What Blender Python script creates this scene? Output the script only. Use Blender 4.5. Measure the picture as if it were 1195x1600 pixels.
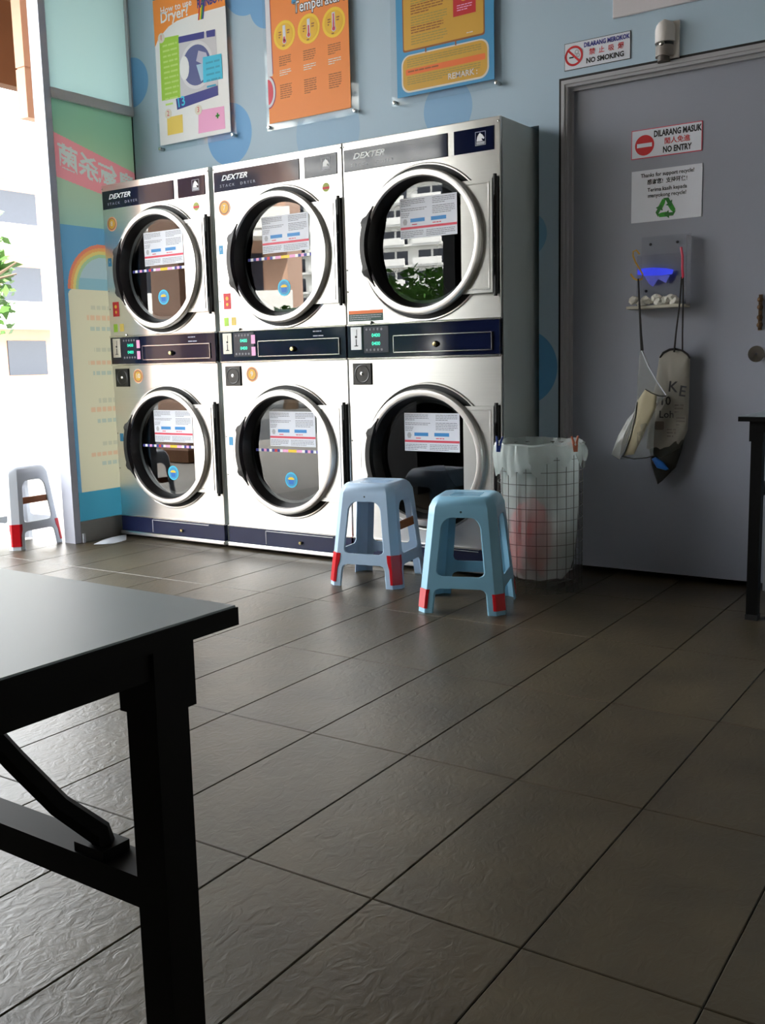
import bpy, bmesh, math, random
from mathutils import Vector, Matrix, noise
random.seed(7)
PI = math.pi
for o in list(bpy.data.objects): bpy.data.objects.remove(o, do_unlink=True)
SC = bpy.context.scene
COL = SC.collection

# ------------------------------------------------------------------ camera
CAM = Vector((4.5188, -3.8920, 0.9738))
CR = Vector((0.82614, 0.56298, -0.02359)); CU = Vector((-0.06474, 0.13641, 0.98853)); CF = Vector((-0.55974, 0.81514, -0.14914))
FPX = 1560.89
cd = bpy.data.cameras.new('camera'); cam = bpy.data.objects.new('camera', cd); COL.objects.link(cam)
cd.sensor_fit = 'HORIZONTAL'; cd.sensor_width = 36.0; cd.lens = 36.0 * FPX / 1195.0; cd.clip_start = 0.02; cd.clip_end = 2000
cam.matrix_world = Matrix(((CR.x, CU.x, -CF.x, CAM.x), (CR.y, CU.y, -CF.y, CAM.y), (CR.z, CU.z, -CF.z, CAM.z), (0, 0, 0, 1)))
SC.camera = cam
def ray(x, y): return CF + CR * ((x - 597.5) / FPX) + CU * ((800 - y) / FPX)
def onY(x, y, Y): d = ray(x, y); return CAM + d * ((Y - CAM.y) / d.y)
def onX(x, y, X): d = ray(x, y); return CAM + d * ((X - CAM.x) / d.x)
def onZ(x, y, Z): d = ray(x, y); return CAM + d * ((Z - CAM.z) / d.z)

# ------------------------------------------------------------------ world, sun, exposure
SKY = 1.0; SUN = 4.0
w = bpy.data.worlds.new('world'); SC.world = w; w.use_nodes = True
bg = w.node_tree.nodes['Background']; bg.inputs[0].default_value = (0.93, 0.97, 1.0, 1); bg.inputs[1].default_value = SKY
sl = bpy.data.lights.new('sun', 'SUN'); sl.energy = SUN; sl.angle = math.radians(2); sl.color = (1.0, 0.95, 0.87)
so = bpy.data.objects.new('sun', sl); COL.objects.link(so)
so.rotation_euler = Vector((-0.52, -0.25, -0.82)).to_track_quat('-Z', 'Y').to_euler(); so.location = (20, 10, 40)
vs = SC.view_settings
vs.view_transform = 'Standard'; vs.look = 'None'; vs.gamma = 1.0; vs.use_curve_mapping = False; vs.exposure = 3.58

# ------------------------------------------------------------------ helpers: materials
MATS = {}
def srgb(r, g, b):
    f = lambda c: (c / 255 / 12.92) if c / 255 <= 0.04045 else ((c / 255 + 0.055) / 1.055) ** 2.4
    return (f(r), f(g), f(b), 1)
def nodes(name):
    m = bpy.data.materials.new(name); m.use_nodes = True; MATS[name] = m
    nt = m.node_tree; return m, nt, nt.nodes['Principled BSDF'], nt.nodes['Material Output']
def noisy(nt, b, col, amt=0.12, scale=6.0, detail=4, bump=0.0, bscale=60.0, bdist=0.002):
    """colour grain and fine relief on a principled shader"""
    tc = nt.nodes.new('ShaderNodeTexCoord')
    n = nt.nodes.new('ShaderNodeTexNoise'); n.inputs['Scale'].default_value = scale; n.inputs['Detail'].default_value = detail
    nt.links.new(tc.outputs['Object'], n.inputs['Vector'])
    mx = nt.nodes.new('ShaderNodeMix'); mx.data_type = 'RGBA'
    mx.inputs[6].default_value = tuple(c * (1 - amt) for c in col[:3]) + (1,)
    mx.inputs[7].default_value = tuple(min(1, c * (1 + amt)) for c in col[:3]) + (1,)
    nt.links.new(n.outputs['Fac'], mx.inputs[0]); nt.links.new(mx.outputs[2], b.inputs['Base Color'])
    if bump:
        n2 = nt.nodes.new('ShaderNodeTexNoise'); n2.inputs['Scale'].default_value = bscale; n2.inputs['Detail'].default_value = 3
        nt.links.new(tc.outputs['Object'], n2.inputs['Vector'])
        bp = nt.nodes.new('ShaderNodeBump'); bp.inputs['Strength'].default_value = bump; bp.inputs['Distance'].default_value = bdist
        nt.links.new(n2.outputs['Fac'], bp.inputs['Height']); nt.links.new(bp.outputs['Normal'], b.inputs['Normal'])
    return tc, mx
def mat(name, col, rough=0.5, metal=0.0, amt=0.08, scale=8.0, bump=0.0, bscale=60.0, bdist=0.002, spec=0.5, emit=None):
    if name in MATS: return MATS[name]
    if len(col) == 3: col = srgb(*col)
    m, nt, b, out = nodes(name)
    b.inputs['Base Color'].default_value = col; b.inputs['Roughness'].default_value = rough; b.inputs['Metallic'].default_value = metal
    b.inputs['Specular IOR Level'].default_value = spec
    if amt: noisy(nt, b, col, amt, scale, 4, bump, bscale, bdist)
    if emit:
        b.inputs['Emission Color'].default_value = col; b.inputs['Emission Strength'].default_value = emit
    return m
def fres(nt, ior):
    """fresnel that is the same from both sides of a thin sheet"""
    g = nt.nodes.new('ShaderNodeNewGeometry'); mr = nt.nodes.new('ShaderNodeMapRange'); mr.inputs[3].default_value = ior; mr.inputs[4].default_value = 1 / ior
    nt.links.new(g.outputs['Backfacing'], mr.inputs[0]); fr = nt.nodes.new('ShaderNodeFresnel'); nt.links.new(mr.outputs[0], fr.inputs[0]); return fr
def film(name, col, trans=0.5, clear=0.0, rough=0.4):
    """thin light-passing sheet: diffuse + translucent (+ clear) + a little gloss"""
    m, nt, b, out = nodes(name); nt.nodes.remove(b)
    c = col if len(col) == 4 else srgb(*col)
    d = nt.nodes.new('ShaderNodeBsdfDiffuse'); d.inputs[0].default_value = c
    t = nt.nodes.new('ShaderNodeBsdfTranslucent'); t.inputs[0].default_value = c
    g = nt.nodes.new('ShaderNodeBsdfGlossy'); g.inputs['Roughness'].default_value = rough
    x = nt.nodes.new('ShaderNodeBsdfTransparent')
    m1 = nt.nodes.new('ShaderNodeMixShader'); m1.inputs[0].default_value = trans
    nt.links.new(d.outputs[0], m1.inputs[1]); nt.links.new(t.outputs[0], m1.inputs[2])
    m2 = nt.nodes.new('ShaderNodeMixShader'); m2.inputs[0].default_value = clear
    nt.links.new(m1.outputs[0], m2.inputs[1]); nt.links.new(x.outputs[0], m2.inputs[2])
    fr = fres(nt, 1.35)
    m3 = nt.nodes.new('ShaderNodeMixShader'); nt.links.new(fr.outputs[0], m3.inputs[0])
    nt.links.new(m2.outputs[0], m3.inputs[1]); nt.links.new(g.outputs[0], m3.inputs[2])
    nt.links.new(m3.outputs[0], out.inputs[0]); return m
def glass(name, tint=(0.9, 0.95, 0.95, 1), ior=1.5, rough=0.0):
    """thin pane: clear with a fresnel mirror on top"""
    m, nt, b, out = nodes(name); nt.nodes.remove(b)
    x = nt.nodes.new('ShaderNodeBsdfTransparent'); x.inputs[0].default_value = tint
    g = nt.nodes.new('ShaderNodeBsdfGlossy'); g.inputs['Roughness'].default_value = rough
    fr = fres(nt, ior)
    mx = nt.nodes.new('ShaderNodeMixShader'); nt.links.new(fr.outputs[0], mx.inputs[0])
    nt.links.new(x.outputs[0], mx.inputs[1]); nt.links.new(g.outputs[0], mx.inputs[2]); nt.links.new(mx.outputs[0], out.inputs[0])
    return m

def steel(name, col, rough, aniso, streak):
    m, nt, b, out = nodes(name)
    b.inputs['Metallic'].default_value = 1.0; b.inputs['Roughness'].default_value = rough
    b.inputs['Anisotropic'].default_value = aniso
    v = nt.nodes.new('ShaderNodeCombineXYZ'); v.inputs[2].default_value = 1.0
    if aniso: nt.links.new(v.outputs[0], b.inputs['Tangent'])
    tc = nt.nodes.new('ShaderNodeTexCoord'); mp = nt.nodes.new('ShaderNodeMapping'); mp.inputs['Scale'].default_value = (3, 3, 260)
    n = nt.nodes.new('ShaderNodeTexNoise'); n.inputs['Scale'].default_value = 1.0; n.inputs['Detail'].default_value = 3
    nt.links.new(tc.outputs['Object'], mp.inputs[0]); nt.links.new(mp.outputs[0], n.inputs['Vector'])
    mx = nt.nodes.new('ShaderNodeMix'); mx.data_type = 'RGBA'
    mx.inputs[6].default_value = tuple(c * (1 - streak) for c in col) + (1,); mx.inputs[7].default_value = tuple(min(1, c * (1 + streak)) for c in col) + (1,)
    nt.links.new(n.outputs['Fac'], mx.inputs[0]); nt.links.new(mx.outputs[2], b.inputs['Base Color'])
    return m

M_steel = steel('brushed_steel', (0.80, 0.79, 0.77), 0.30, 0.75, 0.05)
M_chrome = steel('polished_steel', (0.72, 0.71, 0.69), 0.16, 0.0, 0.04)
M_ring = steel('satin_steel', (0.74, 0.72, 0.70), 0.34, 0.0, 0.03)
M_cab = mat('dryer_side_paint', (196, 204, 202), 0.45, 0.0, 0.05, 4)
M_navy = mat('navy_panel', (18, 25, 52), 0.06, 0, 0.05, spec=0.6)
M_navy2 = mat('navy_base', (23, 31, 66), 0.25, 0, 0.08)
M_black = mat('black_plastic', (16, 16, 17), 0.35, 0, 0.1)
M_rubber = mat('black_rubber', (14, 14, 14), 0.6, 0, 0.1)
M_drum = mat('drum_metal', (52, 52, 52), 0.45, 0.6, 0.15, 30)
M_dglass = glass('door_glass', (0.58, 0.62, 0.62, 1), 1.95)
M_white = mat('white_print', (236, 238, 240), 0.5, 0, 0.02)
M_paper = mat('white_paper', (222, 226, 236), 0.6, 0, 0.03)
M_ink = mat('black_ink', (28, 28, 32), 0.6, 0, 0.05)
M_grey = mat('grey_ink', (128, 130, 140), 0.6, 0, 0.05)
M_lgrey = mat('light_grey_ink', (176, 178, 186), 0.6, 0, 0.05)
M_red = mat('red_print', (200, 24, 34), 0.5, 0, 0.04)
M_pinkred = mat('pink_red_print', (214, 60, 84), 0.5, 0, 0.04)
M_blue = mat('blue_print', (40, 132, 200), 0.5, 0, 0.04)
M_dblue = mat('dark_blue_print', (44, 48, 140), 0.5, 0, 0.04)
M_cyan = mat('cyan_print', (54, 196, 232), 0.5, 0, 0.04)
M_orange = mat('orange_print', (246, 146, 48), 0.5, 0, 0.04)
M_porange = mat('poster_orange', (240, 138, 52), 0.5, 0, 0.04)
M_dorange = mat('dark_orange_print', (238, 116, 44), 0.5, 0, 0.04)
M_yellow = mat('yellow_print', (244, 204, 40), 0.5, 0, 0.04)
M_ochre = mat('ochre_print', (214, 164, 52), 0.5, 0, 0.1, 5)
M_brown = mat('brown_ink', (150, 92, 44), 0.6, 0, 0.05)
M_olive = mat('olive_ink', (170, 150, 70), 0.6, 0, 0.05)
M_lime = mat('lime_print', (164, 212, 60), 0.5, 0, 0.04)
M_green = mat('green_print', (46, 150, 40), 0.5, 0, 0.15, 30)
M_dgreen = mat('dark_green_print', (30, 72, 62), 0.5, 0, 0.04)
M_pink = mat('pink_print', (240, 168, 212), 0.5, 0, 0.04)
M_skyb = mat('sky_blue_print', (62, 150, 200), 0.5, 0, 0.04)
M_cream = mat('cream_plate', (226, 220, 206), 0.5, 0, 0.04)
M_gold = mat('gold_print', (226, 172, 52), 0.5, 0, 0.04)
M_led = mat('green_led', (40, 235, 190), 0.5, 0, 0, emit=0.10)
M_bolt = mat('steel_bolt', (190, 190, 186), 0.2, 1.0, 0.02)
M_brass = mat('brass_lock', (190, 176, 130), 0.25, 1.0, 0.02)
M_stool = mat('pale_blue_plastic', (134, 186, 212), 0.35, 0, 0.05, 12)
M_stool2 = mat('grey_blue_plastic', (176, 200, 224), 0.35, 0, 0.05, 12)
M_tape = mat('red_tape', (200, 16, 30), 0.3, 0, 0.1, 40)
M_wood = mat('bare_wood', (150, 84, 40), 0.55, 0, 0.2, 40)
M_twhite = mat('table_laminate', (138, 148, 152), 0.40, 0, 0.04, 3, spec=0.4)
M_tblack = mat('black_table_metal', (3, 3, 3), 0.55, 0, 0.1, spec=0.15)
M_wire = mat('galvanised_wire', (92, 92, 88), 0.4, 0.7, 0.1)
M_frame = mat('aluminium_frame', (222, 220, 224), 0.4, 0.0, 0.04)
M_concrete = mat('concrete_pavement', (188, 182, 172), 0.8, 0, 0.12, 2, bump=0.2)
M_asph = mat('asphalt', (92, 94, 94), 0.85, 0, 0.15, 3, bump=0.2)
M_peach = mat('peach_render', (196, 160, 138), 0.8, 0, 0.08, 2)
M_brownw = mat('brown_render', (110, 74, 46), 0.8, 0, 0.15, 2)
M_ceil = mat('ceiling_paint', (150, 148, 144), 0.8, 0, 0.03, 2)
M_inwall = mat('grey_wall_paint', (104, 98, 90), 0.75, 0, 0.04, 2)
M_dark = mat('dark_room_paint', (40, 42, 44), 0.8, 0, 0.05)
M_doorp = mat('grey_door_paint', (150, 154, 166), 0.42, 0, 0.05, 3, bump=0.05, bscale=90)
M_doorf = mat('door_frame_aluminium', (172, 172, 176), 0.4, 0.0, 0.05)
M_acryl = glass('clear_acrylic', (0.95, 0.97, 0.98, 1), 1.49, 0.03)

# ------------------------------------------------------------------ helpers: geometry and objects
class MB:
    def __init__(s): s.v = []; s.f = []; s.sm = False
    def add(s, vs, fs):
        k = len(s.v); s.v += [tuple(p) for p in vs]; s.f += [tuple(i + k for i in f) for f in fs]; return s
    def box(s, x0, x1, y0, y1, z0, z1):
        return s.add([(x0, y0, z0), (x1, y0, z0), (x1, y1, z0), (x0, y1, z0), (x0, y0, z1), (x1, y0, z1), (x1, y1, z1), (x0, y1, z1)],
                     [(0, 3, 2, 1), (4, 5, 6, 7), (0, 1, 5, 4), (1, 2, 6, 5), (2, 3, 7, 6), (3, 0, 4, 7)])
    def bbox(s, x0, x1, y0, y1, z0, z1, b):
        """box whose outline in XZ is bevelled on the front (-Y) side"""
        vs = []
        for y, d in ((y1, 0), (y0 + b, 0), (y0, b)):
            vs += [(x0 + d, y, z0 + d), (x1 - d, y, z0 + d), (x1 - d, y, z1 - d), (x0 + d, y, z1 - d)]
        fs = [(3, 2, 1, 0)]
        for k in (0, 4):
            for i in range(4): fs.append((k + i, k + (i + 1) % 4, k + 4 + (i + 1) % 4, k + 4 + i))
        fs.append((8, 9, 10, 11)); return s.add(vs, fs)
    def prism(s, pts, y0, y1):
        """XZ outline pushed from y0 (front) to y1 (back)"""
        n = len(pts)
        return s.add([(p[0], y0, p[1]) for p in pts] + [(p[0], y1, p[1]) for p in pts],
                     [tuple(range(n)), tuple(range(2 * n - 1, n - 1, -1))] + [(i, n + i, n + (i + 1) % n, (i + 1) % n) for i in range(n)])
    def tube(s, pts, r, n=6, closed=False):
        P = [Vector(p) for p in pts]; rings = []; m = len(P)
        up = Vector((0.13, 0.31, 0.94))
        for i in range(m):
            if closed: t = P[(i + 1) % m] - P[i - 1]
            else: t = P[min(i + 1, m - 1)] - P[max(i - 1, 0)]
            t.normalize(); a = t.cross(up)
            if a.length < 1e-3: a = t.cross(Vector((1, 0, 0)))
            a.normalize(); b = t.cross(a)
            rr = r[i] if isinstance(r, (list, tuple)) else r
            rings.append([P[i] + a * (rr * math.cos(2 * PI * k / n)) + b * (rr * math.sin(2 * PI * k / n)) for k in range(n)])
        vs = [p for q in rings for p in q]; fs = []
        for i in range(m if closed else m - 1):
            j = (i + 1) % m
            for k in range(n): fs.append((i * n + k, i * n + (k + 1) % n, j * n + (k + 1) % n, j * n + k))
        if not closed: fs += [tuple(range(n - 1, -1, -1)), tuple((m - 1) * n + k for k in range(n))]
        s.sm = True; return s.add(vs, fs)
    def lathe(s, prof, c=(0, 0, 0), n=48, axis='Y', cap0=False, cap1=False):
        """prof: (radius, along)"""
        vs = []; m = len(prof)
        for (r, y) in prof:
            for k in range(n):
                a = 2 * PI * k / n; ca, sa = r * math.cos(a), r * math.sin(a)
                if axis == 'Y': vs.append((c[0] + ca, c[1] + y, c[2] + sa))
                elif axis == 'X': vs.append((c[0] + y, c[1] + ca, c[2] + sa))
                else: vs.append((c[0] + ca, c[1] + sa, c[2] + y))
        fs = []
        for i in range(m - 1):
            for k in range(n): fs.append((i * n + k, i * n + (k + 1) % n, (i + 1) * n + (k + 1) % n, (i + 1) * n + k))
        if cap0: fs.append(tuple(range(n - 1, -1, -1)))
        if cap1: fs.append(tuple((m - 1) * n + k for k in range(n)))
        s.sm = True; return s.add(vs, fs)
    def build(s, name, m, parent=None, loc=None, smooth=None, fix=True):
        me = bpy.data.meshes.new(name); me.from_pydata(s.v, [], s.f); me.update()
        if fix:
            b = bmesh.new(); b.from_mesh(me); bmesh.ops.recalc_face_normals(b, faces=b.faces); b.to_mesh(me); b.free()
        o = link(name, me, m, parent)
        if loc: o.location = loc
        if s.sm if smooth is None else smooth: smooth_mesh(me)
        return o
def smooth_mesh(me, ang=35):
    me.shade_smooth() if hasattr(me, 'shade_smooth') else None
    try: me.set_sharp_from_angle(angle=math.radians(ang))
    except Exception: pass
def link(name, me, m, parent=None):
    o = bpy.data.objects.new(name, me); COL.objects.link(o)
    if m is not None and len(me.materials) == 0: me.materials.append(m)
    if parent is not None: o.parent = parent
    return o
def empty(name, loc=(0, 0, 0), rz=0.0):
    o = bpy.data.objects.new(name, None); COL.objects.link(o); o.location = loc; o.rotation_euler = (0, 0, rz); o.empty_display_size = 0.05; return o
def tag(o, label, cat, group=None):
    o['label'] = label; o['category'] = cat
    if group: o['group'] = group
    return o
def struct(o): o['kind'] = 'structure'; return o
def rect(name, m, parent, x0, x1, z0, z1, y, t=0.001):
    """thin print or plate facing -Y, its face at y"""
    return MB().box(x0, x1, y, y + t, z0, z1).build(name, m, parent)
def disc_pts(cx, cz, r, n=32, a0=0, a1=2 * PI, full=True):
    k = n if full else n + 1
    return [(cx + r * math.cos(a0 + (a1 - a0) * i / n), cz + r * math.sin(a0 + (a1 - a0) * i / n)) for i in range(k)]
def disc(name, m, parent, cx, cz, r, y, t=0.001, n=32): return MB().prism(disc_pts(cx, cz, r, n), y, y + t).build(name, m, parent)
def ringflat(name, m, parent, cx, cz, r0, r1, y, t=0.001, n=36):
    a = disc_pts(cx, cz, r1, n); b = disc_pts(cx, cz, r0, n); mb = MB()
    mb.add([(p[0], y, p[1]) for p in a + b] + [(p[0], y + t, p[1]) for p in a], [(i, (i + 1) % n, n + (i + 1) % n, n + i) for i in range(n)] + [(i, 2 * n + i, 2 * n + (i + 1) % n, (i + 1) % n) for i in range(n)])
    return mb.build(name, m, parent)
def lines(name, m, parent, x0, x1, z, n, dz, h, y, seed=0, words=True):
    """rows of unreadable small print: short flat dashes joined in one mesh"""
    R = random.Random(seed); mb = MB()
    for i in range(n):
        zz = z - i * dz; x = x0; end = x1 if i < n - 1 else x0 + (x1 - x0) * R.uniform(0.4, 0.9)
        while x < end - h:
            wl = min(R.uniform(2.5, 7) * h, end - x) if words else end - x
            mb.add([(x, y, zz - h), (x + wl, y, zz - h), (x + wl, y, zz), (x, y, zz)], [(0, 1, 2, 3)]); x += wl + h * 0.7
    return mb.build(name, m, parent, fix=False)
_fc = {}
def text_mesh(body, size, shear=0.0, sx=1.0, bold=0.0, align='CENTER'):
    key = (body, size, shear, sx, bold, align)
    if key not in _fc:
        cu = bpy.data.curves.new('lettering', 'FONT'); cu.body = body; cu.size = size; cu.shear = shear; cu.align_x = align; cu.align_y = 'CENTER'
        cu.resolution_u = 2; cu.offset = bold * size
        ob = bpy.data.objects.new('lettering', cu); COL.objects.link(ob)
        dg = bpy.context.evaluated_depsgraph_get(); me = bpy.data.meshes.new_from_object(ob.evaluated_get(dg))
        bpy.data.objects.remove(ob); bpy.data.curves.remove(cu); me.materials.clear()
        for v in me.vertices: v.co.x *= sx
        _fc[key] = me
    return _fc[key].copy()
def text(name, m, parent, body, size, x, z, y, shear=0.0, sx=1.0, bold=0.0, align='CENTER', rot=0.0):
    me = text_mesh(body, size, shear, sx, bold, align); c, s_ = math.cos(rot), math.sin(rot)
    for v in me.vertices:
        a, b = v.co.x, v.co.y; v.co = (x + a * c - b * s_, y, z + a * s_ + b * c)
    me.name = name
    return link(name, me, m, parent)

# ================================================================== STRUCTURE
WY = 0.30          # front face of the rear wall
XF = -0.04         # shop-front line
XR, YB, ZC = 5.7, -6.6, 3.35
# ---- floor: grout bed and single tiles
floor = struct(MB().box(XF - 0.10, XR + .1, YB - .1, 2.0, -0.12, -0.004).build('floor', mat('grout', (58, 54, 48), 0.9, 0, 0.1)))
def tile_mat():
    m, nt, b, out = nodes('floor_tile'); b.inputs['Roughness'].default_value = 0.38; b.inputs['Specular IOR Level'].default_value = 0.5
    tc = nt.nodes.new('ShaderNodeTexCoord'); oi = nt.nodes.new('ShaderNodeObjectInfo')
    ad = nt.nodes.new('ShaderNodeVectorMath'); ad.operation = 'ADD'
    mu = nt.nodes.new('ShaderNodeVectorMath'); mu.operation = 'SCALE'; mu.inputs[0].default_value = (13, 29, 7); nt.links.new(oi.outputs['Random'], mu.inputs['Scale'])
    nt.links.new(tc.outputs['Object'], ad.inputs[0]); nt.links.new(mu.outputs[0], ad.inputs[1])
    mp = nt.nodes.new('ShaderNodeMapping'); mp.inputs['Scale'].default_value = (1.5, 1, 1); mp.inputs['Rotation'].default_value = (0, 0, 0.5)
    nt.links.new(ad.outputs[0], mp.inputs[0])
    n = nt.nodes.new('ShaderNodeTexNoise'); n.inputs['Scale'].default_value = 24; n.inputs['Detail'].default_value = 7; n.inputs['Distortion'].default_value = 1.4
    nt.links.new(mp.outputs[0], n.inputs['Vector'])
    bp = nt.nodes.new('ShaderNodeBump'); bp.inputs['Strength'].default_value = 0.36; bp.inputs['Distance'].default_value = 0.0045
    nt.links.new(n.outputs['Fac'], bp.inputs['Height']); nt.links.new(bp.outputs[0], b.inputs['Normal'])
    n2 = nt.nodes.new('ShaderNodeTexNoise'); n2.inputs['Scale'].default_value = 5; n2.inputs['Detail'].default_value = 5; nt.links.new(ad.outputs[0], n2.inputs['Vector'])
    cr = nt.nodes.new('ShaderNodeValToRGB'); cr.color_ramp.elements[0].color = srgb(63, 55, 41); cr.color_ramp.elements[1].color = srgb(81, 71, 53)
    cr.color_ramp.elements[0].position = 0.3; cr.color_ramp.elements[1].position = 0.7
    nt.links.new(n2.outputs['Fac'], cr.inputs[0])
    hs = nt.nodes.new('ShaderNodeHueSaturation'); mr = nt.nodes.new('ShaderNodeMapRange'); mr.inputs[3].default_value = 0.92; mr.inputs[4].default_value = 1.08
    nt.links.new(oi.outputs['Random'], mr.inputs[0]); nt.links.new(mr.outputs[0], hs.inputs['Value']); nt.links.new(cr.outputs[0], hs.inputs['Color'])
    nt.links.new(hs.outputs[0], b.inputs['Base Color']); return m
M_tile = tile_mat()
TX, TY, TROT, TW, TL = 3.5235, -2.5055, 0.0172, 0.30, 0.6073
def tile_mesh(x0, x1, y0, y1):
    b = 0.0016; vs = []
    for z, d in ((-0.006, 0), (-b, 0), (0, b)): vs += [(x0 + d, y0 + d, z), (x1 - d, y0 + d, z), (x1 - d, y1 - d, z), (x0 + d, y1 - d, z)]
    fs = [(8, 9, 10, 11)]
    for k in (0, 4):
        for i in range(4): fs.append((k + i, k + (i + 1) % 4, k + 4 + (i + 1) % 4, k + 4 + i))
    me = bpy.data.meshes.new('tile'); me.from_pydata(vs, [], fs); me.update(); me.materials.append(M_tile); return me
G = 0.0014
t_full = tile_mesh(G, TW - G, G, TL - G)
ct, st = math.cos(TROT), math.sin(TROT)
for i in range(-13, 8):
    for j in range(-7, 5):
        cx, cy = (i + .5) * TW, (j + .5) * TL
        wx, wy = TX + cx * ct - cy * st, TY + cx * st + cy * ct
        if not (XF - 0.25 < wx < XR and YB < wy < WY + 0.35): continue
        if wy > WY - 0.05 and wx < 2.4: continue
        a, c2 = i * TW, j * TL
        o = link('tile', t_full, None, floor); o.location = (TX + a * ct - c2 * st, TY + a * st + c2 * ct, 0); o.rotation_euler = (0, 0, TROT)

# ---- rear wall with printed bubbles
def wall_mat():
    m, nt, b, out = nodes('bubble_wallpaper'); b.inputs['Roughness'].default_value = 0.6
    base = srgb(176, 199, 216); dk = srgb(116, 172, 222)
    tc, mx = noisy(nt, b, base, 0.05, 1.2, 3)
    last = mx.outputs[2]
    for (x, z, r, c) in [(-0.03, 2.585, .135, dk), (0.86, 2.93, .16, dk), (0.70, 2.20, .16, dk), (1.00, 2.80, .12, dk), (2.06, 2.12, .13, srgb(140, 182, 218)),
                         (2.44, 0.93, .172, srgb(100, 164, 212)), (2.46, 1.52, .10, srgb(130, 178, 212)), (1.36, 2.12, .2, srgb(160, 192, 218)), (2.52, 2.75, .2, dk), (3.4, 2.75, .16, dk), (4.3, 2.1, .25, dk), (4.9, 1.4, .18, dk)]:
        sub = nt.nodes.new('ShaderNodeVectorMath'); sub.operation = 'MULTIPLY_ADD'; sub.inputs[1].default_value = (1, 0, 1); sub.inputs[2].default_value = (-x, 0, -z)
        nt.links.new(tc.outputs['Object'], sub.inputs[0])
        ln = nt.nodes.new('ShaderNodeVectorMath'); ln.operation = 'LENGTH'; nt.links.new(sub.outputs[0], ln.inputs[0])
        lt = nt.nodes.new('ShaderNodeMath'); lt.operation = 'LESS_THAN'; lt.inputs[1].default_value = r; nt.links.new(ln.outputs['Value'], lt.inputs[0])
        m2 = nt.nodes.new('ShaderNodeMix'); m2.data_type = 'RGBA'; nt.links.new(lt.outputs[0], m2.inputs[0]); nt.links.new(last, m2.inputs[6]); m2.inputs[7].default_value = c
        last = m2.outputs[2]
    nt.links.new(last, b.inputs['Base Color']); return m
M_wall = wall_mat()
HX, HZ = 2.522, 1.981           # opening in the wall for the dryers
DX0, DX1, DZ = 2.640, 3.560, 2.135   # doorway
wall = MB()
wall.box(XF - .1, XR, WY, WY + .12, DZ, ZC).box(HX, DX0, WY, WY + .12, 0, DZ).box(DX1, XR, WY, WY + .12, 0, DZ).box(XF - .1, HX, WY, WY + .12, HZ, DZ)
struct(wall.build('wall_back', M_wall))
struct(MB().box(XR, XR + .12, YB, 2.0, 0, ZC).build('wall_right', mat('pale_wall_paint', (168, 166, 158), .75, 0, .04, 2)))
struct(MB().box(XF - .1, XR, YB - .12, YB, 0, ZC).build('wall_front', M_inwall))
struct(MB().box(XF - .12, XF, YB, -3.95, 0, ZC).build('wall_left', M_dark))
struct(MB().box(XF - .12, XF, WY, 2.0, 0, ZC).build('wall_side', M_dark))
struct(MB().box(XF - .12, XR + .12, 2.0, 2.12, 0, ZC).build('wall_service_room', M_dark))
struct(MB().box(XF - .12, XR + .12, YB - .12, 2.12, ZC, ZC + .25).build('ceiling', M_ceil))

# ---- shop-front: post, transom, sill, frosted pane, printed lower pane
post = struct(MB().box(-0.125, -0.036, -0.312, -0.268, 0, ZC).build('trim_1', mat('shopfront_post', (205, 208, 222), 0.4, 0.1, 0.03)))
struct(MB().box(XF - .04, XF + .012, -0.268, WY, 2.400, 2.450).build('trim_2', M_frame))
struct(MB().box(XF - .03, XF + .006, -0.268, WY, 0.0, 0.118).build('trim_3', mat('grey_kerb_panel', (150, 148, 142), 0.6, 0, 0.08)))
struct(MB().box(XF - .01, XF + .012, WY - .012, WY, 2.45, ZC).build('trim_4', M_frame))
win = struct(MB().box(XF - .014, XF - .008, -0.268, WY, 2.450, ZC).build('window_1', film('frosted_glass', (0.46, 0.56, 0.55, 1), 0.72, 0.0, 0.2)))
# printed lower pane: one sheet whose faces carry the flat print
def film_attr(name, k_tr=0.6, gain=1.0):
    m, nt, b, out = nodes(name); nt.nodes.remove(b)
    at = nt.nodes.new('ShaderNodeAttribute'); at.attribute_name = 'print'
    d = nt.nodes.new('ShaderNodeBsdfDiffuse'); t = nt.nodes.new('ShaderNodeBsdfTranslucent')
    nt.links.new(at.outputs['Color'], d.inputs[0])
    dm = nt.nodes.new('ShaderNodeVectorMath'); dm.operation = 'SCALE'; dm.inputs['Scale'].default_value = gain
    nt.links.new(at.outputs['Color'], dm.inputs[0]); nt.links.new(dm.outputs[0], t.inputs[0])
    mx = nt.nodes.new('ShaderNodeMixShader'); mx.inputs[0].default_value = k_tr
    nt.links.new(d.outputs[0], mx.inputs[1]); nt.links.new(t.outputs[0], mx.inputs[2])
    g = nt.nodes.new('ShaderNodeBsdfGlossy'); g.inputs['Roughness'].default_value = 0.08
    fr = fres(nt, 1.4)
    m3 = nt.nodes.new('ShaderNodeMixShader'); nt.links.new(fr.outputs[0], m3.inputs[0]); nt.links.new(mx.outputs[0], m3.inputs[1]); nt.links.new(g.outputs[0], m3.inputs[2])
    nt.links.new(m3.outputs[0], out.inputs[0]); return m
PRICE = [(1.31, 'g'), (1.255, 'r'), (1.195, 'b'), (1.075, 'g'), (1.005, 'r'), (.945, 'b'), (.79, 'g'), (.74, 'r'), (.675, 'b'), (.545, 'g'), (.485, 'r'), (.43, 'b')]
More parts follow.
